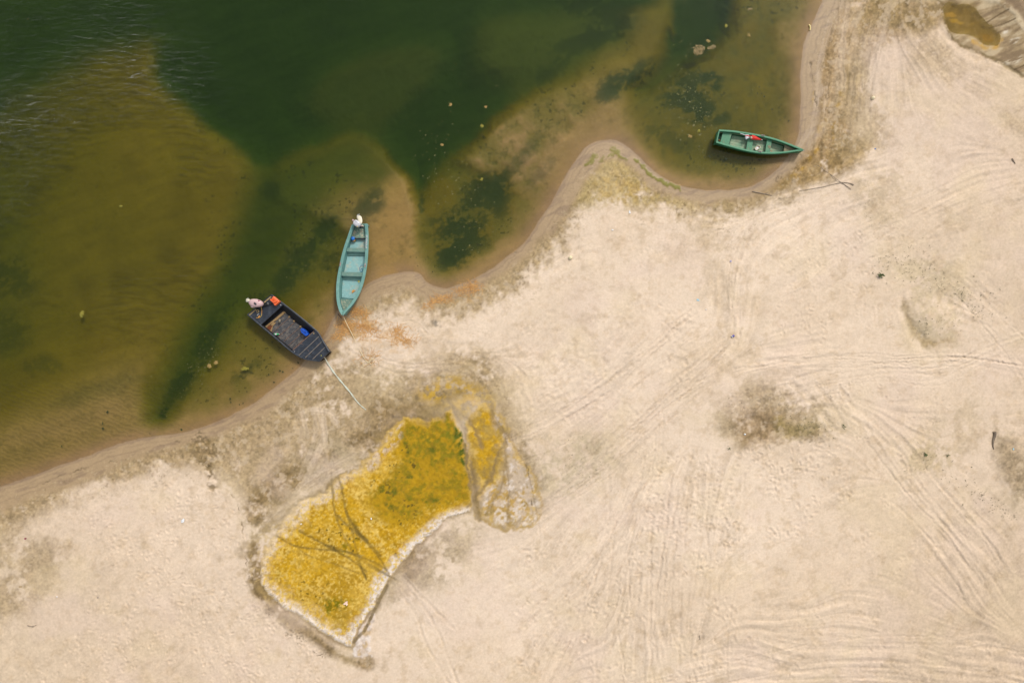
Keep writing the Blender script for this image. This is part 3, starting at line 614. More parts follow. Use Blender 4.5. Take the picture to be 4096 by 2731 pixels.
# crumbly texture of everything damp, at the size of a hand
dmp = np.clip((dry[0] - C[..., 0]) / (dry[0] - dampd[0]), 0, 1) * (1 - band) * (SD > 0) * (1 - zone) * (1 - p2)
C *= (1 + 0.30 * dmp * fbm(4.5, 2, 80) + 0.22 * dmp * fbm(13, 3, 81))[..., None]
halo2 = sstep(-75, -10, np.maximum(psd, ssd - 15)) * sstep(1260, 1180, X)
paint(0.55 * dmp * (1 - 0.8 * halo2) * sstep(0.25, 0.7, fbm(14, 4, 83) + 0.4 * NC + 0.3 * ND), alb(226, 202, 170))
paint(0.5 * dmp * sstep(0.3, 0.8, fbm(18, 4, 82, ang=-0.7, ax=2.5)), alb(150, 126, 84)); paint(0.55 * halo2 * (1 - zone) * np.clip(tl * 1.5 + sstep(700, 600, X) + sstep(1000, 900, Y), 0, 1) * sstep(-0.5, 0.4, NA + 0.5 * NB), alb(156, 132, 88))
Z += 0.012 * dmp * fbm(6, 3, 84)
open_ = drym * (1 - pool) * (1 - slab) * (1 - chip) * (1 - p2)
C *= (1 + 0.04 * fbm(260, 4, 85) * open_)[..., None]
paint(0.30 * open_ * sstep(0.1, 0.8, fbm(120, 4, 86)), alb(236, 210, 190)); paint(0.25 * open_ * sstep(0.1, 0.8, fbm(90, 4, 87)), alb(236, 212, 170))

# ---- bed of the river
wm = sstep(3, -3, SD)
B = np.empty_like(C); B[:] = alb(184, 146, 92)
def bpaint(mask, col):
    global B
    B += (col - B) * np.clip(mask, 0, 1)[..., None]
bpaint(sstep(0.06, 0.30, depth), alb(154, 122, 26))
bpaint(0.55 * sstep(0.1, 0.7, fbm(150, 4, 101)) * sstep(0.1, 0.25, depth), alb(136, 106, 8))
bpaint(sstep(0.45, 0.85, depth), alb(94, 104, 52))
bpaint(0.9 * poly([(1120, 60), (1250, 30), (1410, 30), (1420, 90), (1330, 150), (1200, 200), (1090, 180)], -50, 30), alb(100, 102, 40))
bpaint(0.8 * poly([(1000, 120), (992, 190), (935, 242), (850, 292), (760, 282), (700, 226), (800, 150)], -50, 40), alb(88, 92, 44))
GR1 = poly([(596, 398), (650, 404), (720, 450), (780, 500), (790, 560), (720, 620), (640, 690), (560, 760), (478, 840), (428, 900), (384, 962), (352, 968), (376, 880), (412, 792), (452, 722), (502, 640), (548, 545), (574, 452)], -55, 45)
bpaint(0.95 * GR1, alb(98, 98, 4))
bpaint(0.9 * poly([(650, 378), (744, 332), (822, 315), (872, 345), (905, 395), (880, 430), (800, 450), (730, 500), (680, 480), (640, 440)], -60, 50), alb(94, 94, 1))
bpaint(0.8 * poly([(880, 420), (940, 410), (955, 460), (962, 600), (940, 640), (880, 650), (850, 560)], -22, 20), alb(196, 154, 86))
SHL = sstep(0.35, 0.12, depth)
bpaint(0.5 * SHL * sstep(-0.2, 0.8, NC + 0.4 * NA), alb(168, 134, 82))
bpaint(0.4 * SHL * sstep(0.2, 0.8, NB + 0.5 * NA) * sstep(8, 60, dist), alb(142, 114, 62))
bpaint(0.6 * sstep(40, 0, dist) * sstep(-0.4, 0.5, NA), alb(172, 134, 98))
B *= (1 + 0.10 * fbm(14, 3, 70, ang=-0.35, ax=4) + 0.08 * NC)[..., None]
# brown and olive silt
bay = poly([(1450, 240), (1530, 150), (1680, 40), (1760, -60), (1850, -60), (1822, 100), (1818, 240), (1800, 330), (1740, 395), (1650, 420), (1560, 405), (1490, 330)], -24, 30)
bpaint(0.8 * bay * sstep(-0.5, 0.5, NA + 0.3), alb(134, 112, 34)); bpaint(0.5 * bay * sstep(0.1, 0.6, NB), alb(116, 100, 36))
mid = poly([(640, 600), (700, 500), (800, 480), (860, 520), (790, 650), (760, 700), (700, 780), (620, 880), (500, 950), (380, 980), (420, 880), (520, 740)], -30, 30)
bpaint(0.6 * mid * sstep(-0.5, 0.5, NA), alb(140, 120, 48))
mid2 = poly([(975, 440), (1060, 360), (1180, 290), (1240, 330), (1230, 470), (1190, 540), (1120, 610), (1040, 640), (985, 620)], -24, 24)
bpaint(0.8 * mid2 * sstep(-0.6, 0.4, NA), alb(138, 118, 46))
olive = poly([(1030, 400), (1100, 320), (1190, 258), (1290, 205), (1350, 230), (1290, 300), (1230, 360), (1190, 430), (1120, 440)], -30, 30)
bpaint(0.75 * olive * sstep(-0.6, 0.4, NA + 0.3), alb(142, 120, 48)); bpaint(0.5 * olive * sstep(0.0, 0.6, NB + 0.5 * NA), alb(112, 100, 36))
# dark weed beds
weed = alb(50, 62, 14); NW = fbm(17, 4, 72, ang=-0.35, ax=1.9)
def weeds(cx, cy, rx, ry, rot, g=1.0, thr=0.0):
    m = ell(cx, cy, rx * 1.2, ry * 1.2, rot, 1.35, 0.25)
    bpaint(0.4 * g * m, alb(84, 84, 26)); bpaint(0.9 * g * m ** 0.7 * sstep(thr - 0.6, thr + 0.5, NW + 0.7 * NB + 0.45 * ND + (m - 0.4) * 1.4), weed)
for a in ((1115, 438, 62, 36, -0.6), (1060, 530, 66, 58, -0.7), (1035, 585, 40, 30, -0.3), (1150, 460, 30, 40, 0.2, 0.9), (1588, 215, 52, 44, 0.9), (1612, 258, 34, 30, 0.3), (1628, 178, 26, 16, 0), (1556, 232, 40, 18, 0, 0.8), (1640, 200, 14, 10, 0), (1660, 270, 18, 14, 0, 0.7),
          (1425, 190, 50, 24, -0.4, 0.85, 0.15), (1400, 215, 34, 16, -0.6, 0.8, 0.15), (1460, 165, 60, 20, -0.3, 0.8, 0.15), (1340, 95, 70, 26, -0.3, 0.7, 0.15), (1390, 70, 60, 30, -0.2, 0.7, 0.15), (1370, 20, 90, 34, 0.1, 0.75, 0.1), (1270, 160, 60, 18, -0.5, 0.5, 0.2),
          (745, 530, 46, 26, -0.8, 0.8, 0.15), (700, 585, 46, 30, -0.9, 0.8, 0.1), (850, 470, 46, 22, -0.9, 0.8, 0.15), (660, 640, 40, 26, -0.7, 0.8, 0.15), (760, 600, 30, 20, -0.6, 0.6, 0.25), (600, 690, 40, 26, -0.6, 0.7, 0.15), (480, 780, 26, 70, 0.55, 0.7, 0.05), (420, 880, 26, 60, 0.6, 0.75, 0.1),
          (378, 950, 14, 16, 0.5, 0.9, 0.1), (560, 850, 50, 14, -0.5, 0.5, 0.3), (620, 440, 30, 20, 0.3, 0.6), (20, 640, 60, 46, 0.2, 0.5), (10, 770, 56, 44, 0.0, 0.4, 0.05), (100, 840, 50, 22, 0.0, 0.35, 0.15), (230, 900, 120, 20, -0.3, 0.25, 0.3), (968, 470, 8, 26, 0.1, 0.7, 0.1), (1180, 380, 90, 14, -0.9, 0.4, 0.25), (1540, 320, 80, 26, 0.4, 0.4, 0.3), (1240, 400, 60, 14, -0.9, 0.35, 0.3)):
    weeds(*a)
sp1 = sstep(0.55, 0.75, fbm(7, 2, 74)) * sstep(10, 50, dist) * (1 - 0.8 * sstep(700, 500, X + 0.3 * Y)) * sstep(0.8, 0.4, depth)
bpaint(0.65 * sp1 * sstep(-0.1, 0.5, NA + 0.3 * NC), alb(60, 56, 24))
# ripple marks of the shallow sand bottom-left
rp = poly([(-200, 920), (120, 880), (330, 880), (420, 940), (420, 985), (260, 1015), (100, 1070), (-200, 1160)], -40, 30)
rip = np.sin((0.35 * X - 0.94 * Y) * 0.62 + 3.0 * NB + 2.0 * NA)
Z -= wm * rp * 0.006 * (rip + 1); bpaint(0.35 * rp * sstep(0.2, 0.9, -rip), alb(120, 96, 58))
C = C * (1 - wm[..., None]) + B * wm[..., None]
WETA = np.where(SD < 0, 0.6, WETA)

# ---- mesh: every survey point goes to where its ray meets the ground
px = X * F(VS); py = Y * F(VS)
kz = (CAM_H - Z) / CAM_H
co = np.empty((NY * NX, 3), F)
co[:, 0] = ((px - 2048) / PXM * kz).ravel(); co[:, 1] = ((1365.5 - py) / PXM * kz).ravel(); co[:, 2] = Z.ravel()
ii = np.arange(NY * NX, dtype=np.int32).reshape(NY, NX)
quads = np.stack([ii[1:, :-1], ii[1:, 1:], ii[:-1, 1:], ii[:-1, :-1]], -1).reshape(-1, 4)
me = bpy.data.meshes.new('ground')
me.vertices.add(len(co)); me.vertices.foreach_set('co', co.ravel())
me.loops.add(quads.size); me.loops.foreach_set('vertex_index', quads.ravel())
me.polygons.add(len(quads)); me.polygons.foreach_set('loop_start', np.arange(0, quads.size, 4, dtype=np.int32))
me.polygons.foreach_set('use_smooth', np.ones(len(quads), bool))
me.update(calc_edges=True)
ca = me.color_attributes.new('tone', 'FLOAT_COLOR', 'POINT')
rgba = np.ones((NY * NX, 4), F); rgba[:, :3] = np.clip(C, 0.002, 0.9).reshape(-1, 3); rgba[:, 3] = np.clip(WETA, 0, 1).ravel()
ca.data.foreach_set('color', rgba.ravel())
ground = bpy.data.objects.new('ground', me); COL.objects.link(ground); tag(ground, kind='structure')
def ground_z(px_, py_):
    i = np.clip(np.searchsorted(ys, py_ / VS), 1, NY - 1); j = np.clip(np.searchsorted(xs, px_ / VS), 1, NX - 1)
    return float(Z[i - 1:i + 1, j - 1:j + 1].mean())
def on(px_, py_, dz=0.0):
    z = max(ground_z(px_, py_), -0.0); return at(px_, py_, z + dz)

gm = bpy.data.materials.new('sand_and_mud'); gm.use_nodes = True; n = gm.node_tree; b = n.nodes['Principled BSDF']
av = n.nodes.new('ShaderNodeVertexColor'); av.layer_name = 'tone'
tc = n.nodes.new('ShaderNodeTexCoord')
def noise_node(sc, det, rough=0.6):
    q = n.nodes.new('ShaderNodeTexNoise'); q.inputs['Scale'].default_value = sc; q.inputs['Detail'].default_value = det; q.inputs['Roughness'].default_value = rough
    n.links.new(tc.outputs['Object'], q.inputs['Vector']); return q
def maprange(src, a, b_, c, d):
    q = n.nodes.new('ShaderNodeMapRange'); n.links.new(src, q.inputs[0])
    for i, v in zip((1, 2, 3, 4), (a, b_, c, d)): q.inputs[i].default_value = v
    return q.outputs[0]
f1 = noise_node(9.0, 6, 0.7); f2 = noise_node(1.3, 4)
g1 = maprange(f1.outputs['Fac'], 0.3, 0.7, 0.90, 1.09); g2 = maprange(f2.outputs['Fac'], 0.3, 0.7, 0.96, 1.04)
mm = n.nodes.new('ShaderNodeMath'); mm.operation = 'MULTIPLY'; n.links.new(g1, mm.inputs[0]); n.links.new(g2, mm.inputs[1])
sc = n.nodes.new('ShaderNodeVectorMath'); sc.operation = 'SCALE'; n.links.new(av.outputs['Color'], sc.inputs[0]); n.links.new(mm.outputs[0], sc.inputs['Scale'])
n.links.new(sc.outputs[0], b.inputs['Base Color'])
n.links.new(maprange(av.outputs['Alpha'], 0, 1, 0.95, 0.42), b.inputs['Roughness'])
n.links.new(maprange(av.outputs['Alpha'], 0, 1, 0.05, 0.35), b.inputs['Specular IOR Level'])
f3 = noise_node(22.0, 5, 0.7)
bp = n.nodes.new('ShaderNodeBump'); bp.inputs['Strength'].default_value = 0.35; bp.inputs['Distance'].default_value = 0.02
n.links.new(f3.outputs['Fac'], bp.inputs['Height']); n.links.new(bp.outputs[0], b.inputs['Normal'])
me.materials.append(gm)

# ------------------------------------------------------------------ water: a closed body, clear tinted and slightly turbid
def water_mat(name, absorb, density, veil, veil_fac, bump=0.25):
    m = bpy.data.materials.new(name); m.use_nodes = True; n = m.node_tree; n.nodes.clear()
    out = n.nodes.new('ShaderNodeOutputMaterial')
    tr = n.nodes.new('ShaderNodeBsdfTransparent')
    df = n.nodes.new('ShaderNodeBsdfDiffuse'); df.inputs['Color'].default_value = (*veil, 1)
    gl = n.nodes.new('ShaderNodeBsdfGlossy'); gl.inputs['Roughness'].default_value = 0.06
    m1 = n.nodes.new('ShaderNodeMixShader'); m1.inputs[0].default_value = veil_fac
    n.links.new(tr.outputs[0], m1.inputs[1]); n.links.new(df.outputs[0], m1.inputs[2])
    fr = n.nodes.new('ShaderNodeFresnel'); fr.inputs['IOR'].default_value = 1.26
    m2 = n.nodes.new('ShaderNodeMixShader'); n.links.new(fr.outputs[0], m2.inputs[0])
    n.links.new(m1.outputs[0], m2.inputs[1]); n.links.new(gl.outputs[0], m2.inputs[2])
    tc = n.nodes.new('ShaderNodeTexCoord'); mp = n.nodes.new('ShaderNodeMapping')
    mp.inputs['Rotation'].default_value = (0, 0, 0.45); mp.inputs['Scale'].default_value = (0.55, 1.7, 1)
    n.links.new(tc.outputs['Object'], mp.inputs['Vector'])
    w1 = n.nodes.new('ShaderNodeTexNoise'); w1.inputs['Scale'].default_value = 2.4; w1.inputs['Detail'].default_value = 4; w1.inputs['Distortion'].default_value = 0.6
    n.links.new(mp.outputs[0], w1.inputs['Vector'])
    w2 = n.nodes.new('ShaderNodeTexNoise'); w2.inputs['Scale'].default_value = 0.13; w2.inputs['Detail'].default_value = 3
    n.links.new(tc.outputs['Object'], w2.inputs['Vector'])
    r = n.nodes.new('ShaderNodeMapRange'); r.inputs[1].default_value = 0.45; r.inputs[2].default_value = 0.68; r.inputs[3].default_value = 0.04; r.inputs[4].default_value = 1.0
    n.links.new(w2.outputs['Fac'], r.inputs[0])
    sx_ = n.nodes.new('ShaderNodeSeparateXYZ'); n.links.new(tc.outputs['Object'], sx_.inputs[0])
    r2 = n.nodes.new('ShaderNodeMapRange'); r2.inputs[1].default_value = -4; r2.inputs[2].default_value = -25; r2.inputs[3].default_value = 0.05; r2.inputs[4].default_value = 7.5
    n.links.new(sx_.outputs[0], r2.inputs[0]); mu0 = n.nodes.new('ShaderNodeMath'); mu0.operation = 'MULTIPLY'; n.links.new(r.outputs[0], mu0.inputs[0]); n.links.new(r2.outputs[0], mu0.inputs[1])
    mu = n.nodes.new('ShaderNodeMath'); mu.operation = 'MULTIPLY'; n.links.new(w1.outputs['Fac'], mu.inputs[0]); r3 = n.nodes.new('ShaderNodeMapRange'); r3.inputs[1].default_value = -1.0; r3.inputs[2].default_value = 8.0; r3.inputs[3].default_value = 0.12; r3.inputs[4].default_value = 1.0
    n.links.new(sx_.outputs[1], r3.inputs[0]); mu3 = n.nodes.new('ShaderNodeMath'); mu3.operation = 'MULTIPLY'; n.links.new(mu0.outputs[0], mu3.inputs[0]); n.links.new(r3.outputs[0], mu3.inputs[1])
    n.links.new(mu3.outputs[0], mu.inputs[1])
    bp = n.nodes.new('ShaderNodeBump'); bp.inputs['Strength'].default_value = 1.0; bp.inputs['Distance'].default_value = bump
    n.links.new(mu.outputs[0], bp.inputs['Height'])
    n.links.new(bp.outputs[0], gl.inputs['Normal']); n.links.new(bp.outputs[0], fr.inputs['Normal'])
    n.links.new(m2.outputs[0], out.inputs['Surface'])
    if density > 0:
        va = n.nodes.new('ShaderNodeVolumeAbsorption'); va.inputs['Color'].default_value = (*absorb, 1); va.inputs['Density'].default_value = density
        n.links.new(va.outputs[0], out.inputs['Volume'])
    else:
        tr.inputs['Color'].default_value = (*absorb, 1)
    return m
wmat = water_mat('river_water', (0.62, 0.73, 0.26), 2.0, (0.03, 0.085, 0.03), 0.06, 0.05)
R_ = 380.0; vb = [(-R_, -R_, -3), (R_, -R_, -3), (R_, R_, -3), (-R_, R_, -3), (-R_, -R_, 0), (R_, -R_, 0), (R_, R_, 0), (-R_, R_, 0)]
water = meshobj('water', vb, [(0, 3, 2, 1), (4, 5, 6, 7), (0, 1, 5, 4), (1, 2, 6, 5), (2, 3, 7, 6), (3, 0, 4, 7)], wmat)
tag(water, kind='structure')
pwm = water_mat('puddle_water', (0.88, 0.84, 0.58), 0, (0.09, 0.07, 0.02), 0.06, 0.03)
pp = smooth_line([((x * 1.0), (y * 1.0)) for x, y in PUD], True, 2)
pc = pp.mean(0)
pw = [at(pc[0] * VS, pc[1] * VS, PUD_Z)] + [at((pc[0] + (q[0] - pc[0]) * 1.06) * VS, (pc[1] + (q[1] - pc[1]) * 1.06) * VS, PUD_Z) for q in pp]
puddle = meshobj('puddle_water', pw, [(0, i + 1, (i + 1) % len(pp) + 1) for i in range(len(pp))], pwm)
tag(puddle, kind='structure')
# ------------------------------------------------------------------ boats
def lerp(a, b, t): return a + (b - a) * t
class Hull:
    """an open boat traced from its gunwales: stations of left / right rim pixels with the height of the sheer"""
    def __init__(s, L, R, z, zfloor, zkeel0, zkeel1, kfloor, kchine, rim, n=4, kleft=None):
        s.kfl = kleft or kfloor
        a = np.hstack([np.array(L, float), np.array(R, float), np.array(z, float)[:, None]])
        fine = []
        m = len(a)
        for i in range(m - 1):
            p0, p1, p2, p3 = a[max(i - 1, 0)], a[i], a[i + 1], a[min(i + 2, m - 1)]
            for k in range(n):
                t = k / n
                fine.append(0.5 * (2 * p1 + (p2 - p0) * t + (2 * p0 - 5 * p1 + 4 * p2 - p3) * t * t + (3 * p1 - p0 - 3 * p2 + p3) * t ** 3))
        fine.append(a[-1]); a = np.array(fine)
        s.l = [at(r[0], r[1], r[4]) for r in a]; s.r = [at(r[2], r[3], r[4]) for r in a]; s.z = [r[4] for r in a]
        s.c = [(p + q) / 2 for p, q in zip(s.l, s.r)]
        s.a0 = Vector((s.c[0].x, s.c[0].y, 0)); ax = Vector((s.c[-1].x, s.c[-1].y, 0)) - s.a0
        s.len = ax.length; s.ax = ax / s.len; s.cr = Vector((-s.ax.y, s.ax.x, 0))
        s.u = [(p - s.a0).dot(s.ax) for p in s.c]           # distance along the axis
        s.zf, s.k0, s.k1, s.kf, s.kc, s.rim = zfloor, zkeel0, zkeel1, kfloor, kchine, rim
    def idx(s, u):
        u = min(max(u, s.u[0]), s.u[-1] - 1e-4)
        for i in range(len(s.u) - 1):
            if s.u[i] <= u <= s.u[i + 1]: return i, (u - s.u[i]) / (s.u[i + 1] - s.u[i] + 1e-9)
        return len(s.u) - 2, 1.0
    def frame(s, u):
        i, t = s.idx(u)
        l, r = s.l[i].lerp(s.l[i + 1], t), s.r[i].lerp(s.r[i + 1], t)
        return (l + r) / 2, (r - l) / 2, lerp(s.z[i], s.z[i + 1], t)
    def upx(s, px, py, z):                                    # station of a photograph pixel seen at height z
        return (at(px, py, z) - s.a0).dot(s.ax)
    def rimw(s, h): return min(s.rim, h.length * 0.8)
    def inner(s, u, z, side=1):                                       # half-width factor of the inner wall at height z
        c, h, zr = s.frame(u)
        kr = 1 - s.rimw(h) / max(h.length, 1e-4); kfl = min(s.kf if side > 0 else s.kfl, kr)
        t = min(max((z - s.zf) / max(zr - s.zf, 1e-4), 0), 1)
        return lerp(kfl, kr, t ** 0.8)
    def pt(s, u, k, z):
        c, h, zr = s.frame(u); p = c + h * k; return Vector((p.x, p.y, z))
    def keel(s, u): return lerp(s.k0, s.k1, (u / s.len) ** 2)
    def build(s, name, material, parent):
        V, Fc = [], []
        for u in s.u:
            c, h, zr = s.frame(u); kz = s.keel(u); kr = 1 - s.rimw(h) / max(h.length, 1e-4); kfl = min(s.kf, kr); kf2 = min(s.kfl, kr)
            zt = zr - 0.012; kn = 0.97 if h.length > 0.05 else 0.9
            prof = [(-kn, zt), (-lerp(kn, s.kc, .5) - .03, lerp(zt, kz, .45)), (-max(s.kc, s.kfl + .03), kz + .06), (-s.kc * .82, kz), (s.kc * .82, kz), (s.kc, kz + .06), (lerp(kn, s.kc, .5) + .03, lerp(zt, kz, .45)), (kn, zt),
                    (kr, zt), (s.inner(u, lerp(s.zf, zt, .5)), lerp(s.zf, zt, .5)), (kfl, s.zf), (-kf2, s.zf), (-s.inner(u, lerp(s.zf, zt, .5), -1), lerp(s.zf, zt, .5)), (-kr, zt)]
            for k, z in prof:
                p = c + h * k; V.append((p.x, p.y, z))
        m = 14
        for i in range(len(s.u) - 1):
            for j in range(m):
                Fc.append((i * m + j, i * m + (j + 1) % m, (i + 1) * m + (j + 1) % m, (i + 1) * m + j))
        Fc.append(tuple(range(m))); Fc.append(tuple(range((len(s.u) - 1) * m, len(s.u) * m)))
        return meshobj(name, V, Fc, material, parent)
    def gunwale(s, side, material, parent, th=0.035, over=0.012, u0=None, u1=None):
        V, Fc = [], []; us = [u for u in s.u if (u0 is None or u >= u0) and (u1 is None or u <= u1)]
        for u in us:
            c, h, zr = s.frame(u); w = s.rimw(h); L = max(h.length, 1e-4)
            ko, ki = 1 + over / L, 1 - (w + .004) / L
            for k, z in ((ko, zr - th), (ko, zr - .006), (ko - .012 / L, zr), (ki + .01 / L, zr), (ki, zr - .006), (ki, zr - th)):
                p = c + h * (k * side); V.append((p.x, p.y, z))
        for i in range(len(us) - 1):
            for j in range(6): Fc.append((i * 6 + j, i * 6 + (j + 1) % 6, i * 6 + 6 + (j + 1) % 6, i * 6 + 6 + j))
        Fc.append(tuple(range(6))); Fc.append(tuple(range(len(V) - 6, len(V))))
        return meshobj('gunwale', V, Fc, material, parent)
    def slab(s, name, u0, u1, z1, z0, material, parent, k=None, n=None, gap=0.004, kl=None, kr=None):
        """a board lying across the boat from wall to wall"""
        n = n or max(1, int((u1 - u0) / 0.12)); V, Fc = [], []
        for i in range(n + 1):
            u = lerp(u0, u1, i / n); c, h, zr = s.frame(u); L = max(h.length, 1e-4)
            for z in (z0, z1):
                kk = (s.inner(u, z) - gap / L) if k is None else k
                a_ = (-(s.inner(u, z, -1) - gap / L) if k is None else -k) if kl is None else kl; b_ = kk if kr is None else kr
                V.append(s.pt(u, a_, z)); V.append(s.pt(u, b_, z))
        for i in range(n):
            q = i * 4
            Fc += [(q, q + 1, q + 5, q + 4), (q + 2, q + 6, q + 7, q + 3), (q, q + 4, q + 6, q + 2), (q + 1, q + 3, q + 7, q + 5)]
        Fc += [(0, 2, 3, 1), (n * 4, n * 4 + 1, n * 4 + 3, n * 4 + 2)]
        return meshobj(name, V, Fc, material, parent)
def boxq(name, p00, p10, p11, p01, z0, z1, material, parent, origin=None):
    V = [Vector((p.x, p.y, z)) for z in (z0, z1) for p in (p00, p10, p11, p01)]
    return meshobj(name, V, [(0, 3, 2, 1), (4, 5, 6, 7), (0, 1, 5, 4), (1, 2, 6, 5), (2, 3, 7, 6), (3, 0, 4, 7)], material, parent, origin=origin)
def tube(name, pts, r, material, parent=None, seg=6, flat=1.0, origin=None, curve=True, taper=None):
    p = [Vector(q) for q in pts]
    if curve and len(p) > 2: p = [Vector(q) for q in smooth_line3(p)]
    V, Fc = [], []; m = len(p)
    for i in range(m):
        d = (p[min(i + 1, m - 1)] - p[max(i - 1, 0)]); d = d.normalized() if d.length > 1e-9 else Vector((1, 0, 0))
        sd = d.cross(Vector((0, 0, 1))); sd = sd.normalized() if sd.length > 1e-4 else Vector((1, 0, 0)); up = sd.cross(d)
        rr = r if taper is None else lerp(r, r * taper, i / (m - 1))
        for j in range(seg):
            a = 2 * math.pi * j / seg
            V.append(p[i] + sd * (math.cos(a) * rr) + up * (math.sin(a) * rr * flat))
    for i in range(m - 1):
        for j in range(seg): Fc.append((i * seg + j, i * seg + (j + 1) % seg, (i + 1) * seg + (j + 1) % seg, (i + 1) * seg + j))
    Fc.append(tuple(range(seg))); Fc.append(tuple(range((m - 1) * seg, m * seg)))
    return meshobj(name, V, Fc, material, parent, smooth=True, origin=origin)
def smooth_line3(p, n=4):
    out = []; m = len(p)
    for i in range(m - 1):
        p0, p1, p2, p3 = p[max(i - 1, 0)], p[i], p[i + 1], p[min(i + 2, m - 1)]
        for k in range(n):
            t = k / n
            out.append(0.5 * (2 * p1 + (p2 - p0) * t + (2 * p0 - 5 * p1 + 4 * p2 - p3) * t * t + (3 * p1 - p0 - 3 * p2 + p3) * t ** 3))
    out.append(p[-1]); return out
def loft(name, rings, material, parent=None, smooth=True, origin=None):
    """closed body through a list of rings of equal length"""
    V = [q for r in rings for q in r]; m = len(rings[0]); Fc = []
    for i in range(len(rings) - 1):
        for j in range(m): Fc.append((i * m + j, i * m + (j + 1) % m, (i + 1) * m + (j + 1) % m, (i + 1) * m + j))
    Fc.append(tuple(range(m))); Fc.append(tuple(range((len(rings) - 1) * m, len(rings) * m)))
    return meshobj(name, V, Fc, material, parent, smooth=smooth, origin=origin)
def disc(name, c, r, h, material, parent=None, seg=10, origin=None, axis_=None):
    a = Vector(axis_ or (0, 0, 1)).normalized(); s1 = a.orthogonal().normalized(); s2 = a.cross(s1)
    rings = [[Vector(c) + a * z + (s1 * math.cos(2 * math.pi * j / seg) + s2 * math.sin(2 * math.pi * j / seg)) * rr for j in range(seg)] for z, rr in ((0, r), (h * .8, r), (h, r * .86))]
    return loft(name, rings, material, parent, smooth=False, origin=origin)
def decal(name, pts, material, parent, th=0.003):
    """thin plate standing proud of what it lies on"""
    V = [Vector(p) for p in pts] + [Vector(p) + Vector((0, 0, th)) for p in pts]; m = len(pts)
    return meshobj(name, V, [tuple(range(m))[::-1], tuple(range(m, 2 * m))] + [(i, (i + 1) % m, m + (i + 1) % m, m + i) for i in range(m)], material, parent)

A = lambda r, g, b: tuple(float(v) for v in alb(r, g, b))
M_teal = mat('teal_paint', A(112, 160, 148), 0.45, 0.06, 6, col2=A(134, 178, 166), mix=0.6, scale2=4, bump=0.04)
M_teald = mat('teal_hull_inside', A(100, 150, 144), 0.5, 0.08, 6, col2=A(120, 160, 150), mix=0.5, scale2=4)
M_tealf = mat('teal_floor', A(152, 200, 196), 0.6, 0.10, 14, col2=A(204, 198, 170), mix=0.75, scale2=3.2, lo=0.50, hi=0.66)
M_tealt = mat('teal_thwart', A(108, 148, 134), 0.6, 0.10, 16, col2=A(150, 160, 140), mix=0.5, scale2=6)
M_tealb = mat('teal_deck', A(116, 148, 130), 0.7, 0.14, 18, col2=A(206, 196, 164), mix=0.85, scale2=4.5, lo=0.48, hi=0.62)
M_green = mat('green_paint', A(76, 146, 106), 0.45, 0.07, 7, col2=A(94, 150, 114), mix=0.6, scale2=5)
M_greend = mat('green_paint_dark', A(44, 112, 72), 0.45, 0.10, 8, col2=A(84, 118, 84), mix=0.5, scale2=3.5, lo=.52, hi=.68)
M_greenf = mat('green_floor', A(140, 178, 142), 0.65, 0.12, 14, col2=A(176, 186, 150), mix=0.8, scale2=3.0, lo=.45, hi=.6)
M_greent = mat('green_thwart', A(84, 146, 108), 0.6, 0.10, 12, col2=A(126, 140, 104), mix=0.7, scale2=5, lo=.52, hi=.68)
M_brown = mat('worn_wood', A(160, 142, 112), 0.8, 0.16, 20, col2=A(96, 120, 84), mix=0.7, scale2=8)
M_beige = mat('bare_wood', A(206, 178, 124), 0.8, 0.14, 18, col2=A(150, 120, 76), mix=0.6, scale2=6)
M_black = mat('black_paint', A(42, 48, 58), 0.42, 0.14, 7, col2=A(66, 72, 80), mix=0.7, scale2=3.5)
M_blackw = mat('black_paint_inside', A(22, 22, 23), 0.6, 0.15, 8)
M_board = mat('dirty_black_board', A(74, 74, 76), 0.7, 0.2, 16, col2=A(150, 136, 120), mix=0.75, scale2=7.5, lo=0.48, hi=0.68)
M_batten = mat('grey_batten', A(112, 106, 98), 0.75, 0.15, 20, col2=A(150, 128, 112), mix=0.7, scale2=6)
M_pinkw = mat('raw_edge', A(166, 130, 110), 0.8, 0.15, 20)
M_sandy = mat('caked_sand', A(176, 146, 100), 0.9, 0.15, 16, col2=A(150, 110, 66), mix=0.6, scale2=6, bump=0.3)
M_rust = mat('rust', A(128, 66, 24), 0.8, 0.25, 12, col2=A(80, 44, 20), mix=0.6, scale2=6)
M_pink = mat('faded_pink_cowl', A(222, 186, 184), 0.35, 0.05, 5, col2=A(208, 168, 164), mix=0.5, scale2=3)
M_magenta = mat('magenta_print', A(176, 56, 96), 0.5, 0.1)
M_dk = mat('dark_plastic', A(52, 50, 58), 0.4, 0.1)
M_blk = mat('black_rubber', A(20, 20, 20), 0.6, 0.1)
M_ivory = mat('ivory_metal', A(236, 226, 200), 0.5, 0.08, 9)
M_steel = mat('dull_steel', A(190, 190, 186), 0.4, 0.1, metallic=0.3)
M_orange = mat('orange_plastic', A(255, 112, 56), 0.35, 0.05, 8, col2=A(255, 130, 74), mix=0.5)
M_oranged = mat('orange_cap', A(246, 90, 20), 0.4, 0.04)
M_hose = mat('orange_hose', A(232, 160, 70), 0.5, 0.15, 4, col2=A(186, 170, 80), mix=0.8, scale2=3)
M_blue = mat('blue_plastic', A(18, 88, 200), 0.35, 0.06)
M_blued = mat('dark_blue_cap', A(18, 52, 130), 0.4, 0.05)
M_pet = mat('green_bottle_plastic', A(70, 196, 120), 0.25, 0.1)
M_white = mat('white_plastic', A(250, 250, 248), 0.4, 0.03)
M_tin = mat('dull_tin', A(150, 136, 112), 0.5, 0.2, 14)
M_strap = mat('pale_strap', A(226, 228, 206), 0.7, 0.08, 20, col2=A(190, 176, 148), mix=0.8, scale2=2.2, lo=.54, hi=.64)
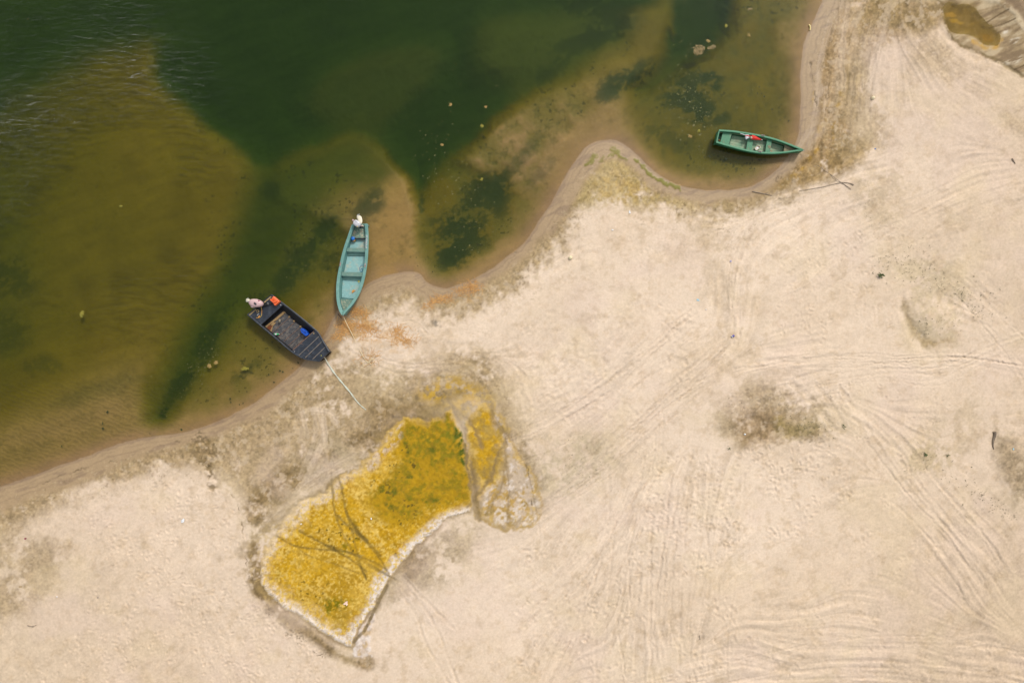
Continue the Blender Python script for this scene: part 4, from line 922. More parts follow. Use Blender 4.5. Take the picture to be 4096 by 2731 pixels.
M_rope = mat('pale_rope', A(238, 214, 170), 0.8, 0.1, 30)
M_silver = mat('silver_cowl', A(214, 214, 216), 0.3, 0.04, 6)
M_greyp = mat('grey_stripe', A(138, 136, 160), 0.4, 0.05)
M_yell = mat('yellow_print', A(244, 204, 90), 0.5, 0.05)
M_skyb = mat('bright_blue_plastic', A(44, 124, 214), 0.4, 0.05)
M_amber = mat('amber_plastic', A(186, 146, 80), 0.4, 0.1)
M_leaf = mat('yellow_leaf', A(224, 216, 92), 0.6, 0.1, 20)
M_carton = mat('orange_carton', A(228, 160, 74), 0.7, 0.08, 20)
M_red = mat('red_cloth', A(236, 52, 34), 0.7, 0.08, 16)
M_wcloth = mat('white_cloth', A(252, 250, 252), 0.8, 0.03, 16)
M_tray = mat('cream_plastic', A(232, 216, 188), 0.5, 0.06, 10, col2=A(250, 244, 228), mix=0.7)
M_bluec = mat('blue_cord', A(60, 140, 196), 0.6, 0.1)
M_rowl = mat('rusty_plate', A(140, 112, 100), 0.6, 0.25, 30, col2=A(214, 206, 200), mix=0.8, scale2=26)

# ---- black jon boat ------------------------------------------------
def k1(x, y): return 940 + x / 4.611, 1140 + y / 4.611
Lb = [k1(*p) for p in ((225, 545), (460, 745), (750, 990), (1035, 1230), (1180, 1318), (1300, 1370), (1555, 1410))]
Rb = [k1(*p) for p in ((665, 175), (900, 350), (1190, 575), (1490, 830), (1568, 935), (1620, 1030), (1742, 1230))]
hb = Hull(Lb, Rb, [.46, .46, .46, .47, .49, .51, .56], 0.055, -0.10, 0.06, 0.51, 0.88, 0.045, kleft=0.93)
jon = empty('motor_boat', (hb.a0.x, hb.a0.y, 0), 'flat black motor boat with a decked bow and stern, its bow on the sand', 'boat')
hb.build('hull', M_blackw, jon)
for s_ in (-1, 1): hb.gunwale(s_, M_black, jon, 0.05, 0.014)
def ub(x, y, z): return hb.upx(*k1(x, y), z)
u_sd = ub(680, 552, .44); u_bd = ub(1262, 1030, .44)
# outer skin panels get the painted look
def skin(h, side, material, parent, name='side_panel'):
    V, Fc = [], []
    for u in h.u:
        c, hv, zr = h.frame(u); kz = h.keel(u); zt = zr - 0.03
        for k, z in ((.985 + .012, zt), (lerp(.97, h.kc, .5) + .055, lerp(zt, kz, .45)), (h.kc + .03, kz + .06)):
            p = c + hv * (k * side); V.append((p.x, p.y, z))
            p = c + hv * ((k - .02) * side); V.append((p.x, p.y, z))
    for i in range(len(h.u) - 1):
        q = i * 6
        Fc += [(q, q + 2, q + 8, q + 6), (q + 2, q + 4, q + 10, q + 8), (q + 1, q + 7, q + 9, q + 3), (q + 3, q + 9, q + 11, q + 5), (q, q + 6, q + 7, q + 1), (q + 4, q + 5, q + 11, q + 10)]
    return meshobj(name, V, Fc, material, parent)
for s_ in (-1, 1): skin(hb, s_, M_black, jon)
hb.slab('stern_deck', 0.09, u_sd, .435, .40, M_black, jon)
hb.slab('bow_deck', u_bd, hb.len - 0.03, .455, .425, M_black, jon)
hb.slab('stern_bulkhead', u_sd - .03, u_sd - .004, .40, .056, M_blackw, jon)
hb.slab('bow_bulkhead', u_bd + .006, u_bd + .03, .42, .056, M_blackw, jon)
tr_ = hb.slab('transom', -0.03, 0.05, .475, -.08, M_black, jon, k=0.985, n=1)
hb.slab('bow_board', hb.len - .03, hb.len + .015, .565, .10, M_black, jon, k=0.98, n=1)
# strips of bare wood inside the transom, either side of the motor
for ka, kb in ((-.93, -.36), (.30, .90)): hb.slab('wood_strip', 0.055, 0.105, .45, .436, M_beige, jon, kl=ka, kr=kb, n=1)
# battens on the bow deck (proud of the deck)
for (x0, y0), (x1, y1) in (((1180, 1295), (1550, 945)), ((1295, 1340), (1610, 1035)), ((1430, 1370), (1672, 1135))):
    p, q = at(*k1(x0, y0), .458), at(*k1(x1, y1), .458); d = hb.ax * 0.019
    boxq('deck_batten', p - d, p + d, q + d, q - d, .456, .472, M_batten, jon)
p, q = at(*k1(1075, 1200), .458), at(*k1(1455, 850), .458); boxq('deck_edge', p - hb.ax * .008, p + hb.ax * .008, q + hb.ax * .008, q - hb.ax * .008, .456, .464, M_pinkw, jon)
# floor boards
def fp(x, y, z=.066): return at(*k1(x, y), z)
ne = [(930, 512), (1018, 592), (1108, 682), (1214, 762), (1300, 834), (1385, 905)]; sw = [(592, 792), (690, 868), (784, 965), (888, 1052), (974, 1124), (1060, 1192)]
for i in range(5):
    g = 0.05
    a0, a1 = Vector(fp(*ne[i])), Vector(fp(*ne[i + 1])); b0, b1 = Vector(fp(*sw[i])), Vector(fp(*sw[i + 1]))
    z_ = .075 + (.006 if i % 2 else 0)
    boxq('floor_board', b0.lerp(b1, g), b0.lerp(b1, 1 - g), a0.lerp(a1, 1 - g), a0.lerp(a1, g), .057, z_, M_board, jon)
    d = (a1 - a0).normalized() * .012
    boxq('board_edge', b1 - d * .6, b1 + d * .6, a1 + d * .6, a1 - d * .6, .057, z_ + .008, M_pinkw, jon)
for q in ([(560, 800), (660, 720), (780, 640), (915, 520), (915, 490), (900, 480), (700, 650), (560, 760)], [(600, 800), (700, 690), (760, 690), (700, 760), (680, 860), (660, 850)]):
    decal('caked_sand', [fp(x, y, .0835) for x, y in q], M_sandy, jon, .012)
decal('rust_stain', [fp(x, y, .090) for x, y in ((570, 790), (640, 740), (690, 750), (655, 830), (610, 820))], M_rust, jon, .006)
for x, y in ((918, 505), (1000, 585), (1085, 665), (1205, 765)):
    p = fp(x, y, .10); loft('sand_clod', [[p + Vector((math.cos(a) * r * 1.3, math.sin(a) * r, z)) for a in np.linspace(0, 2 * math.pi, 8)[:-1]] for r, z in ((.05, -.03), (.04, .0), (.015, .02))], M_sandy, jon)
# cable rail along the right-hand rim, deck caps
for s_ in (1, -1):
    pts = [hb.pt(u, s_ * .90, .40) for u in np.linspace(u_sd + .05, u_bd - .05, 8)]
    tube('side_rail', pts, .012, M_blk, jon, seg=5)
for x, y, m_, r_ in ((843, 366, M_steel, .03), (1455, 892, M_beige, .03), (1592, 1298, M_leaf, .022), (1098, 1225, M_steel, .022)):
    disc('deck_cap', at(*k1(x, y), .43 if x < 1000 else .452), r_, .022, m_, jon)
for (x0, y0), (x1, y1) in (((1380, 1268), (1510, 1312)), ((1335, 1180), (1362, 1230)), ((1210, 1075), (1260, 1100))):
    p, q = at(*k1(x0, y0), .456), at(*k1(x1, y1), .456); d = Vector((0, .012 if y0 > 1250 else .006, 0))
    boxq('deck_scar', p - d, q - d, q + d, p + d, .4545, .459, M_blk if y0 > 1250 else M_pinkw, jon)

# ---- outboard motors ------------------------------------------------
def superell(c, ex, ey, a, b, p=2.6, n=20):
    out = []
    for j in range(n):
        t = 2 * math.pi * j / n; ct, st = math.cos(t), math.sin(t)
        out.append(c + ex * (a * math.copysign(abs(ct) ** (2 / p), ct)) + ey * (b * math.copysign(abs(st) ** (2 / p), st)))
    return out
def cowl(name, c, ang, la, lb, z0, z1, material, parent, nose=0.18, tilt=0.0):
    ex = Vector((math.cos(ang), math.sin(ang), 0)); ey = Vector((-ex.y, ex.x, 0)); rings = []
    for t, sc_, sh in ((0, .80, 0), (.12, .94, 0), (.35, 1.0, 0), (.6, .99, .004), (.78, .9, .01), (.9, .74, .02), (.97, .5, .03), (1.0, .22, .03)):
        z = lerp(z0, z1, t); cc = Vector((c.x, c.y, z)) + ex * (sh + tilt * t)
        r = superell(cc, ex, ey, la * sc_, lb * sc_)
        r = [q + ey * (-(q - cc).dot(ey) * nose * max(0, (q - cc).dot(ex) / la)) + ey * (-(q - cc).dot(ey) * nose * .35 * max(0, -(q - cc).dot(ex) / la)) for q in r]
        rings.append(r)
    return loft(name, rings, material, parent)
pc_ = at(*k1(382, 332), .80)
mo = empty('outboard_motor', (pc_.x, pc_.y, .46), 'faded pink outboard motor tilted up on the black boat\'s stern', 'outboard motor')
ang = math.radians(-8)
cowl('cowl', pc_, ang, .355, .205, .60, .93, M_pink, mo, 0.25)
pb = at(*k1(335, 392), .70); loft('cowl_bulge', [superell(Vector((pb.x, pb.y, z)), Vector((1, 0, 0)), Vector((0, 1, 0)), .11 * s_, .075 * s_, 2.2, 14) for z, s_ in ((.60, .8), (.70, 1), (.78, .9), (.83, .5))], M_pink, mo)
def top(x, y, z): return at(*k1(x, y), z)
eo = [Vector((0, 0, 0))]
pe = top(372, 343, .925); e1 = Vector((math.cos(-.75), math.sin(-.75), 0)); e2 = Vector((-e1.y, e1.x, 0))
loft('air_intake', [superell(Vector((pe.x, pe.y, z)), e1, e2, .085 * s_, .05 * s_, 2, 14) for z, s_ in ((.90, 1), (.936, 1), (.944, .8))], M_dk, mo)
for q in ([(420, 282), (440, 276), (446, 290), (430, 296)], [(436, 286), (462, 288), (456, 300), (440, 300)], [(430, 298), (444, 292), (440, 310), (431, 308)]):
    decal('red_mark', [top(x, y, .895) for x, y in q], M_magenta, mo, .012)
px_ = top(228, 284, .50); loft('lower_unit', [superell(Vector((px_.x + dx, px_.y + dy, z)), Vector((1, -.1, 0)), Vector((.1, 1, 0)), a_, b_, 4, 12) for dx, dy, z, a_, b_ in ((-.01, 0, .40, .05, .06), (-.01, 0, .46, .075, .085), (.02, 0, .52, .085, .085), (.10, -.01, .60, .08, .06))], M_ivory, mo)
for (x, y) in ((238, 240), (252, 318)): loft('propeller_blade', [superell(top(x, y, .44 + z), Vector((.8, .3, 0)), Vector((-.3, .8, 0)), .045 * s_, .022 * s_, 2, 8) for z, s_ in ((0, .9), (.02, 1), (.03, .5))], M_steel, mo)
tube('clamp_bracket', [top(470, 350, .62), top(520, 365, .52), top(560, 370, .47)], .06, M_blk, mo, seg=8)
pq = [top(515, 320, .50), top(600, 338, .50), top(640, 348, .50), top(600, 360, .50), top(512, 378, .50)]
decal('tiller_cover', pq, M_blk, mo, .05)
for (x0, y0), (x1, y1) in (((560, 345), (690, 340)), ((540, 360), (600, 372))): tube('tiller_arm', [top(x0, y0, .56), top((x0 + x1) / 2, (y0 + y1) / 2, .55), top(x1, y1, .50)], .018, M_blk, mo)
for x, y in ((612, 333), (620, 352), (605, 350)): disc('clamp_screw', top(x, y, .50), .022, .06, M_steel, mo, seg=8)
pts = [top(440, 400, .52), top(470, 420, .50), top(420, 470, .46), top(405, 490, .455), top(430, 495, .455), top(446, 480, .455)]
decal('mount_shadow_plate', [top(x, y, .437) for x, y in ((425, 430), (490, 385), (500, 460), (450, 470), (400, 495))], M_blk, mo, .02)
hose = tube('fuel_hose', [top(488, 385, .60), top(484, 420, .52), top(494, 455, .47), top(492, 520, .452), top(480, 575, .452), top(440, 602, .452), top(400, 606, .452), top(396, 598, .452)], .014, M_hose, None, seg=7, origin=top(470, 520, .44))
tag(hose, 'bent orange and yellow hose lying on the black boat\'s stern deck', 'hose')
for i, q in enumerate([[(395, 490), (405, 470), (425, 462), (440, 480), (430, 500), (400, 505)]]):
    o = tube('wood_hook', [top(x, y, .45) for x, y in q], .018, M_beige, jon, seg=6)
o = decal('loose_bracket', [top(x, y, .437) for x, y in ((405, 555), (440, 520), (448, 528), (412, 565))], M_steel, jon, .02)
o = decal('orange_chip', [top(x, y, .437) for x, y in ((425, 590), (445, 562), (462, 566), (446, 598))], M_carton, jon, .012)

# orange fuel can, blue canister, bottle, tin
def can(name, pts, z0, z1, material, label, cat, rz=.03):
    c = sum((at(*k1(*p), z1) for p in pts), Vector()) / len(pts)
    e = empty(name, (c.x, c.y, z0), label, cat)
    top_ = [at(*k1(*p), z1) for p in pts]; rings = []
    for z, s_ in ((z0, .93), (z0 + rz, 1.0), (z1 - rz, 1.0), (z1 - rz * .3, .96), (z1, .86)):
        rings.append([Vector((c.x + (q.x - c.x) * s_, c.y + (q.y - c.y) * s_, z)) for q in top_])
    loft('can_body', rings, material, e, smooth=False); return e, c
oc, c = can('fuel_can', [(638, 262), (660, 250), (668, 262), (684, 255), (682, 232), (702, 206), (722, 212), (812, 292), (818, 308), (742, 378), (728, 374), (700, 330), (645, 282)], .437, .66, M_orange, 'orange plastic fuel can standing on the black boat\'s stern deck', 'fuel can')
disc('filler_cap', at(*k1(712, 272), .655), .045, .035, M_oranged, oc, 12)
tube('carry_handle', [at(*k1(716, 322), .66), at(*k1(735, 318), .70), at(*k1(765, 296), .70), at(*k1(778, 282), .66)], .022, M_orange, oc)
bc, c = can('jerrycan', [(1200, 822), (1215, 800), (1238, 794), (1290, 826), (1320, 850), (1332, 876), (1352, 900), (1345, 925), (1320, 940), (1298, 938), (1225, 878)], .084, .36, M_blue, 'blue plastic jerrycan standing on the black boat\'s floor boards', 'jerrycan')
disc('screw_cap', at(*k1(1298, 876), .355), .035, .04, M_blued, bc, 10)
tube('carry_handle', [at(*k1(1232, 820), .36), at(*k1(1245, 830), .40), at(*k1(1265, 848), .40), at(*k1(1275, 858), .36)], .018, M_blue, bc)
def bottle(px0, px1, z, r, m1, m2, m3, label, cat='bottle', name='plastic_bottle'):
    p, q = at(*px0, z), at(*px1, z); d = (q - p); L = d.length; d.normalize(); sdv = Vector((-d.y, d.x, 0)); e = empty(name, p, label, cat)
    def ring(t, rr): return [p + d * (L * t) + sdv * (rr * math.cos(2 * math.pi * j / 10)) + Vector((0, 0, rr * math.sin(2 * math.pi * j / 10))) for j in range(10)]
    loft('bottle_body', [ring(0, r * .8), ring(.04, r), ring(.6, r), ring(.75, r * .8), ring(.9, r * .35)], m1, e)
    loft('bottle_label', [ring(.22, r * 1.02), ring(.225, r * 1.06), ring(.5, r * 1.06), ring(.505, r * 1.02)], m2, e)
    loft('bottle_cap', [ring(.9, r * .42), ring(1.0, r * .42)], m3, e); return e
bottle(k1(716, 908), k1(822, 904), .13, .046, M_pet, M_white, M_white, 'green plastic bottle lying on the black boat\'s floor')
e = empty('tin_can', at(*k1(820, 665), .09), 'dull open tin can lying on the black boat\'s floor', 'tin can')
p, q = at(*k1(815, 688), .15), at(*k1(828, 635), .13); d = q - p; sdv = Vector((-d.y, d.x, 0)).normalized()
def tring(c_, r): return [c_ + sdv * (r * math.cos(2 * math.pi * j / 14)) + Vector((0, 0, 1)).lerp(-d.normalized(), .35) * (r * math.sin(2 * math.pi * j / 14)) for j in range(14)]
loft('can_wall', [tring(q, .055), tring(q, .06), tring(p, .06), tring(p, .045), tring(p.lerp(q, .6), .045)], M_tin, e)
loft('dark_mouth', [tring(p.lerp(q, .10), .043), tring(p.lerp(q, .2), .043)], M_blk, e)

# pale strap from the bow up the sand
sp_ = [(1296, 1425), (1303, 1437), (1318, 1462), (1338, 1492), (1362, 1522), (1384, 1548), (1406, 1575), (1424, 1600), (1440, 1618), (1454, 1630), (1464, 1638)]
z0s = [.40, .22, .10]; pts = [at(x, y, z0s[i]) if i < 3 else on(x, y, .025) for i, (x, y) in enumerate(sp_)]
e = empty('mooring_strap', pts[3], 'long pale mooring strap from the black boat\'s bow up the sand', 'mooring strap')
V, Fc = [], []; q = [Vector(v) for v in smooth_line3(pts)]; m = len(q)
for i in range(m):
    d = (q[min(i + 1, m - 1)] - q[max(i - 1, 0)]).normalized(); sd_ = Vector((-d.y, d.x, 0)).normalized()
    w = .034 if 6 < i < m - 12 else .020; w *= 1 + .25 * math.sin(i * 1.3)
    for a_, z_ in ((-1, 0), (1, .004 * math.sin(i)), (1, .014), (-1, .012)): V.append(q[i] + sd_ * (w * a_) + Vector((0, 0, z_)))
for i in range(m - 1):
    for j in range(4): Fc.append((i * 4 + j, i * 4 + (j + 1) % 4, i * 4 + 4 + (j + 1) % 4, i * 4 + 4 + j))
Fc += [(0, 1, 2, 3), (m * 4 - 4, m * 4 - 3, m * 4 - 2, m * 4 - 1)]
meshobj('webbing', V, Fc, M_strap, e)
disc('knot', at(1297, 1428, .36), .05, .06, M_rope, e, 8); disc('knot', on(1460, 1635, .0), .03, .03, M_tin, e, 7)

# ---- teal boat -------------------------------------------------------
def k2(x, y): return 1300 + x / 3.2667, 820 + y / 3.2667
Lt = [k2(*p) for p in ((355, 250), (303, 400), (240, 590), (192, 790), (161, 960), (150, 1100), (157, 1250), (184, 1365), (218, 1434))]
Rt = [k2(*p) for p in ((548, 243), (563, 400), (559, 600), (543, 790), (508, 980), (455, 1140), (385, 1262), (312, 1352), (236, 1436))]
ht = Hull(Lt, Rt, [.52, .49, .465, .455, .47, .52, .59, .67, .74], 0.10, -0.12, 0.02, 0.70, 0.80, 0.125)
teal = empty('fishing_boat', (ht.a0.x, ht.a0.y, 0), 'long teal fishing boat with a pointed bow and two thwarts, moored beside the black boat', 'boat')
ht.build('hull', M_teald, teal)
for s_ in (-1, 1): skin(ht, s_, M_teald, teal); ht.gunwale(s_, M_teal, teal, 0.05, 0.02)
def ut(x, y, z): return ht.upx(*k2(x, y), z)
ht.slab('transom', -0.02, 0.05, .485, -.10, M_teal, teal, k=.97, n=1)
uu = [ut(430, y, .30) for y in (300, 432)]
ht.slab('stern_seat', .05, ut(450, 432, .30), .30, .14, M_tealb, teal)
ht.slab('seat_edge', ut(450, 432, .30) + .002, ut(450, 440, .30) + .012, .285, .12, M_dk, teal, n=1)
def floorp(y0, y1): return ht.slab('floor_panel', ut(400, y0, .11), ut(400, y1, .11), .118, .101, M_tealf, teal)
floorp(440, 590); floorp(668, 905); floorp(985, 1232)
for y0, y1 in ((562, 612), (886, 941)):
    ht.slab('thwart', ut(410, y0, .36), ut(410, y1, .36), .36, .325, M_tealt, teal)
    ht.slab('thwart_front', ut(410, y1, .30), ut(410, y1 + 50, .16), .17, .12, M_teal, teal)
ht.slab('bow_deck', ut(280, 1232, .34), ut(240, 1375, .40), .34, .31, M_tealb, teal)
ht.slab('bow_cap', ut(240, 1372, .6), ht.len - .03, .655, .60, M_teal, teal, k=.86)
for s_ in (-1, 1):            # moulded recesses in the stern rims
    ht.slab('rim_recess', .08, .44, .522, .516, M_teald, teal, kl=min(s_ * .76, s_ * .90), kr=max(s_ * .76, s_ * .90))
for c_, sgn in (((200, 775), 1), ((524, 786), 1)):
    p = at(*k2(*c_), .458); d = ht.ax * .10; w_ = ht.cr * .028
    e = boxq('rowlock_plate', p - d - w_, p + d - w_, p + d + w_, p - d + w_, .45, .472, M_rowl, teal)
p = at(*k2(240, 915), .30)
for c_ in ((275, 605), (215, 935), (335, 415)):
    disc('drain_hole', at(*k2(*c_), .30), .022, .02, M_blk, teal, 8, axis_=(1, .1, .4))
e = tube('bow_ring', [at(*k2(236, 1445), .66), at(*k2(240, 1462), .60)], .018, M_steel, teal)
p = at(*k2(236, 1434), .755)
# lettering on the right gunwale, reading towards the stern
fc = bpy.data.curves.new('registration', 'FONT'); fc.body = 'AVP ROM\u00c2NIA 2007'; fc.size = .118; fc.extrude = .002; fc.align_x = 'CENTER'; fc.align_y = 'CENTER'
ft = bpy.data.objects.new('registration_lettering', fc); COL.objects.link(ft)
pa, pb_ = at(*k2(541, 570), .487), at(*k2(549, 392), .497); mid_ = (pa + pb_) / 2
ft.parent = teal; ft.location = mid_ - teal.location + Vector((0, 0, .004)); dv = pb_ - pa
ft.rotation_euler = (0, -math.atan2(dv.z, Vector((dv.x, dv.y, 0)).length), math.atan2(dv.y, dv.x)); fc.materials.append(M_white)
bpy.context.view_layer.update(); wd = max(ft.dimensions.x, .01); fc.space_character = 1.0; ft.scale = (dv.length / wd, 1, 1)
bpy.context.view_layer.update()
tme = bpy.data.meshes.new_from_object(ft.evaluated_get(bpy.context.evaluated_depsgraph_get()))
let = bpy.data.objects.new('registration_lettering', tme); COL.objects.link(let); let.parent = teal; let.location = ft.location; let.rotation_euler = ft.rotation_euler; let.scale = ft.scale
bpy.data.objects.remove(ft); let.name = 'registration_lettering'
# its motor
def tm(x, y, z): return at(*k2(x, y), z)
p = tm(414, 240, .78); mo2 = empty('outboard_motor', (p.x, p.y, .5), 'silver grey outboard motor tilted up on the teal boat\'s stern', 'outboard motor')
cowl('cowl', p, math.radians(-35), .20, .155, .60, .86, M_silver, mo2, .1)
pq = tm(385, 215, .7); loft('cowl_lug', [superell(Vector((tm(366, 200, .7).x, tm(366, 200, .7).y, z)), Vector((1, 0, 0)), Vector((0, 1, 0)), .05 * s_, .05 * s_, 2, 10) for z, s_ in ((.62, .9), (.70, 1), (.76, .6))], M_pink, mo2)
d = (tm(440, 248, .86) - tm(395, 210, .86)); w_ = Vector((-d.y, d.x, 0)).normalized() * .012
a_, b_ = tm(397, 212, .845), tm(442, 248, .845); decal('side_stripe', [a_ - w_, b_ - w_, b_ + w_, a_ + w_], M_greyp, mo2, .012)
disc('yellow_sticker', tm(424, 280, .80), .028, .03, M_yell, mo2, 10)
loft('lower_unit', [superell(tm(x, y, z), Vector((.95, -.3, 0)), Vector((.3, .95, 0)), a_, b_, 3, 12) for x, y, z, a_, b_ in ((458, 240, .58, .07, .06), (462, 215, .54, .10, .08), (455, 185, .50, .11, .09), (446, 160, .47, .12, .08), (438, 146, .44, .09, .05), (434, 138, .42, .05, .03))], M_ivory, mo2)
for x, y in ((428, 128), (446, 124), (440, 140)): loft('propeller_blade', [superell(tm(x, y, .45 + z), Vector((.8, .5, 0)), Vector((-.5, .8, 0)), .045 * s_, .022 * s_, 2, 8) for z, s_ in ((0, .9), (.02, 1), (.03, .5))], M_steel, mo2)
tube('clamp_bracket', [tm(440, 275, .60), tm(455, 290, .55), tm(470, 296, .50)], .055, M_blk, mo2, seg=8)
for x, y in ((478, 275), (490, 268), (500, 278)): disc('clamp_screw', tm(x, y, .52), .028, .07, M_ivory if x > 480 else M_pink, mo2, 8)
tube('tiller_arm', [tm(460, 290, .56), tm(490, 292, .54), tm(500, 288, .52)], .02, M_blk, mo2)
# things lying in it
e = empty('bait_tub', tm(365, 440, .30), 'amber tub with a bright blue lid by the teal boat\'s stern seat', 'tub')
p = tm(378, 462, .25); disc('tub_body', (p.x, p.y, .12), .075, .16, M_amber, e, 12); p = tm(364, 437, .34)
loft('tub_lid', [superell(Vector((p.x, p.y + .0, z)), Vector((1, 0, 0)), Vector((0, 1, 0)), r_, r_, 2, 14) for z, r_ in ((.27, .07), (.31, .10), (.345, .09), (.36, .05))], M_skyb, e)
def leafmesh(name, px, z, L, W, ang_, material, label, cat, curl=.02):
    c = at(*px, z); e1 = Vector((math.cos(ang_), math.sin(ang_), 0)); e2 = Vector((-e1.y, e1.x, 0)); V, Fc = [], []
    pr = [(-1, .05), (-.6, .6), (-.1, 1), (.4, .8), (.8, .4), (1, .05)]
    for t, w_ in pr:
        for s_ in (-1, 0, 1):
            for dz in (0, .004): V.append(c + e1 * (t * L / 2) + e2 * (s_ * w_ * W / 2) + Vector((0, 0, curl * (abs(s_) + .4 * t * t) + dz)))
    for i in range(5):
        q = i * 6
        for s_ in (0, 2): Fc += [(q + s_, q + s_ + 2, q + s_ + 8, q + s_ + 6), (q + s_ + 1, q + s_ + 7, q + s_ + 9, q + s_ + 3)]
        Fc += [(q, q + 6, q + 7, q + 1), (q + 4, q + 5, q + 11, q + 10)]
    o = meshobj(name, V, Fc, material, None, smooth=True, origin=c); return tag(o, label, cat)
leafmesh('leaf', k2(441, 990), .125, .20, .10, 1.75, M_leaf, 'large yellow leaf lying in the teal boat', 'leaf')
e = decal('carton', [Vector(tm(x, y, .122)) for x, y in ((355, 1120), (372, 1105), (400, 1122), (352, 1152))], M_carton, None, .03)
tag(e, 'torn orange piece of carton on the teal boat\'s floor', 'carton')
o = tube('cord', [tm(x, y, .13) for x, y in ((494, 785), (470, 795), (452, 820), (455, 850), (465, 868), (482, 870), (490, 845), (480, 830), (462, 842))], .011, M_bluec, None, seg=6, origin=tm(470, 830, .12))
tag(o, 'thin blue cord looped on the teal boat\'s floor', 'cord')
# rope ashore
rp_ = [(1371, 1263), (1376, 1272), (1392, 1305), (1412, 1345), (1432, 1385), (1452, 1425), (1466, 1446)]
rz_ = [.66, .40, .20, .10, .06]; pts = [at(x, y, rz_[i]) if i < 5 else on(x, y, .02) for i, (x, y) in enumerate(rp_)]
pts += [on(x, y, .02) for x, y in ((1475, 1450), (1486, 1440), (1492, 1434), (1494, 1446), (1484, 1458), (1476, 1448), (1464, 1446), (1454, 1452), (1452, 1463), (1462, 1462), (1472, 1452), (1480, 1442), (1484, 1432), (1490, 1440))]
o = tube('mooring_rope', pts, .018, M_rope, None, seg=6, origin=pts[3]); tag(o, 'thin pale mooring rope from the teal boat ending in a loose tangle', 'mooring rope')

# ---- green boat ------------------------------------------------------
def k3(x, y): return 2820 + x / 5.345, 480 + y / 5.345
Lg = [k3(*p) for p in ((300, 214), (600, 234), (900, 278), (1200, 330), (1500, 404), (1750, 490), (1950, 570), (2112, 638))]
Rg = [k3(*p) for p in ((240, 480), (500, 556), (830, 645), (1150, 702), (1450, 716), (1720, 697), (1930, 668), (2120, 648))]
hg = Hull(Lg, Rg, [.43, .41, .40, .40, .42, .46, .51, .57], 0.075, -0.10, 0.03, 0.72, 0.86, 0.06)
grn_b = empty('rowing_boat', (hg.a0.x, hg.a0.y, 0), 'green rowing boat with a pointed bow lying in the small bay', 'boat')
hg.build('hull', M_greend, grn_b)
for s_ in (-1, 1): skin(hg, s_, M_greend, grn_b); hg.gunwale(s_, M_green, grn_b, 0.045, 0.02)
def ug(x, y, z): return hg.upx(*k3(x, y), z)
hg.slab('transom', -.015, .045, .415, -.08, M_green, grn_b, k=.975, n=1)
hg.slab('stern_seat', ug(352, 390, .28), ug(536, 430, .28), .28, .25, M_greent, grn_b)
hg.slab('thwart', ug(900, 520, .28), ug(1015, 530, .28), .28, .25, M_greent, grn_b)
hg.slab('thwart', ug(1308, 550, .28), ug(1412, 555, .28), .28, .25, M_greent, grn_b)
hg.slab('bow_seat', ug(1690, 620, .30), ug(1975, 640, .34), .30, .27, M_brown, grn_b)
for x0, x1 in ((300, 352), (536, 900), (1015, 1308), (1412, 1690)):
    n_ = 4; 
    for j in range(n_):
        a_, b_ = ug(x0 + 6, 500, .09), ug(x1 - 6, 530, .09)
        kk = lambda t: -.70 + 1.40 * t
        hg.slab('bottom_board', a_, b_, .088 + .003 * (j % 2), .0765, M_greenf, grn_b, kl=kk((j + .03) / n_), kr=kk((j + .97) / n_))
for s_ in (-1, 1):
    V = [];
    us = np.linspace(.06, hg.len * .86, 14)
    tube('seat_riser', [hg.pt(u, s_ * (hg.inner(u, .24) - .012), .245) for u in us], .016, M_brown, grn_b, seg=5)
    for fr_ in (.16, .40, .62):
        u = hg.len * fr_; tube('rib', [hg.pt(u, s_ * hg.inner(u, .09) * .98, .09), hg.pt(u, s_ * (hg.inner(u, .22) - .01), .22), hg.pt(u, s_ * (hg.inner(u, .37) - .02), .37)], .016, M_greend, grn_b, seg=5)
for x, y in ((1235, 334), (1178, 676)):
    p = at(*k3(x, y), .405); d = hg.ax * .085; w_ = hg.cr * .025
    e = boxq('rowlock', p - d - w_, p + d - w_, p + d + w_, p - d + w_, .398, .425, M_rowl, grn_b)
    for t in (-.04, .04): pass
    q_ = p + Vector((0, 0, .03)); tube('rowlock_horn', [q_ - hg.ax * .05 + Vector((0, 0, .05)), q_ - hg.ax * .03, q_ + hg.ax * .03, q_ + hg.ax * .05 + Vector((0, 0, .05))], .012, M_steel, grn_b, seg=5)
hg.slab('rubbing_strip', .1, hg.len * .9, .10, .075, M_brown, grn_b, kl=.90, kr=.93)
for x, y, w_, h_ in ((1372, 585, 40, 34), (1412, 664, 30, 22)):
    decal('bare_patch', [at(*k3(x + a_ * w_, y + b_ * h_), .284) for a_, b_ in ((-1, -.9), (.2, -1), (1, -.3), (.5, 1), (-.2, .4))], M_brown, grn_b, .004)
o = tube('mooring_ring', [at(*k3(2090, 648), .585), at(*k3(2105, 655), .60), at(*k3(2118, 648), .585)], .012, M_steel, grn_b)
decal('leaf_litter', [at(*k3(x, y), .09) for x, y in ((292, 420), (330, 432), (322, 462), (296, 450))], M_carton, grn_b, .03)
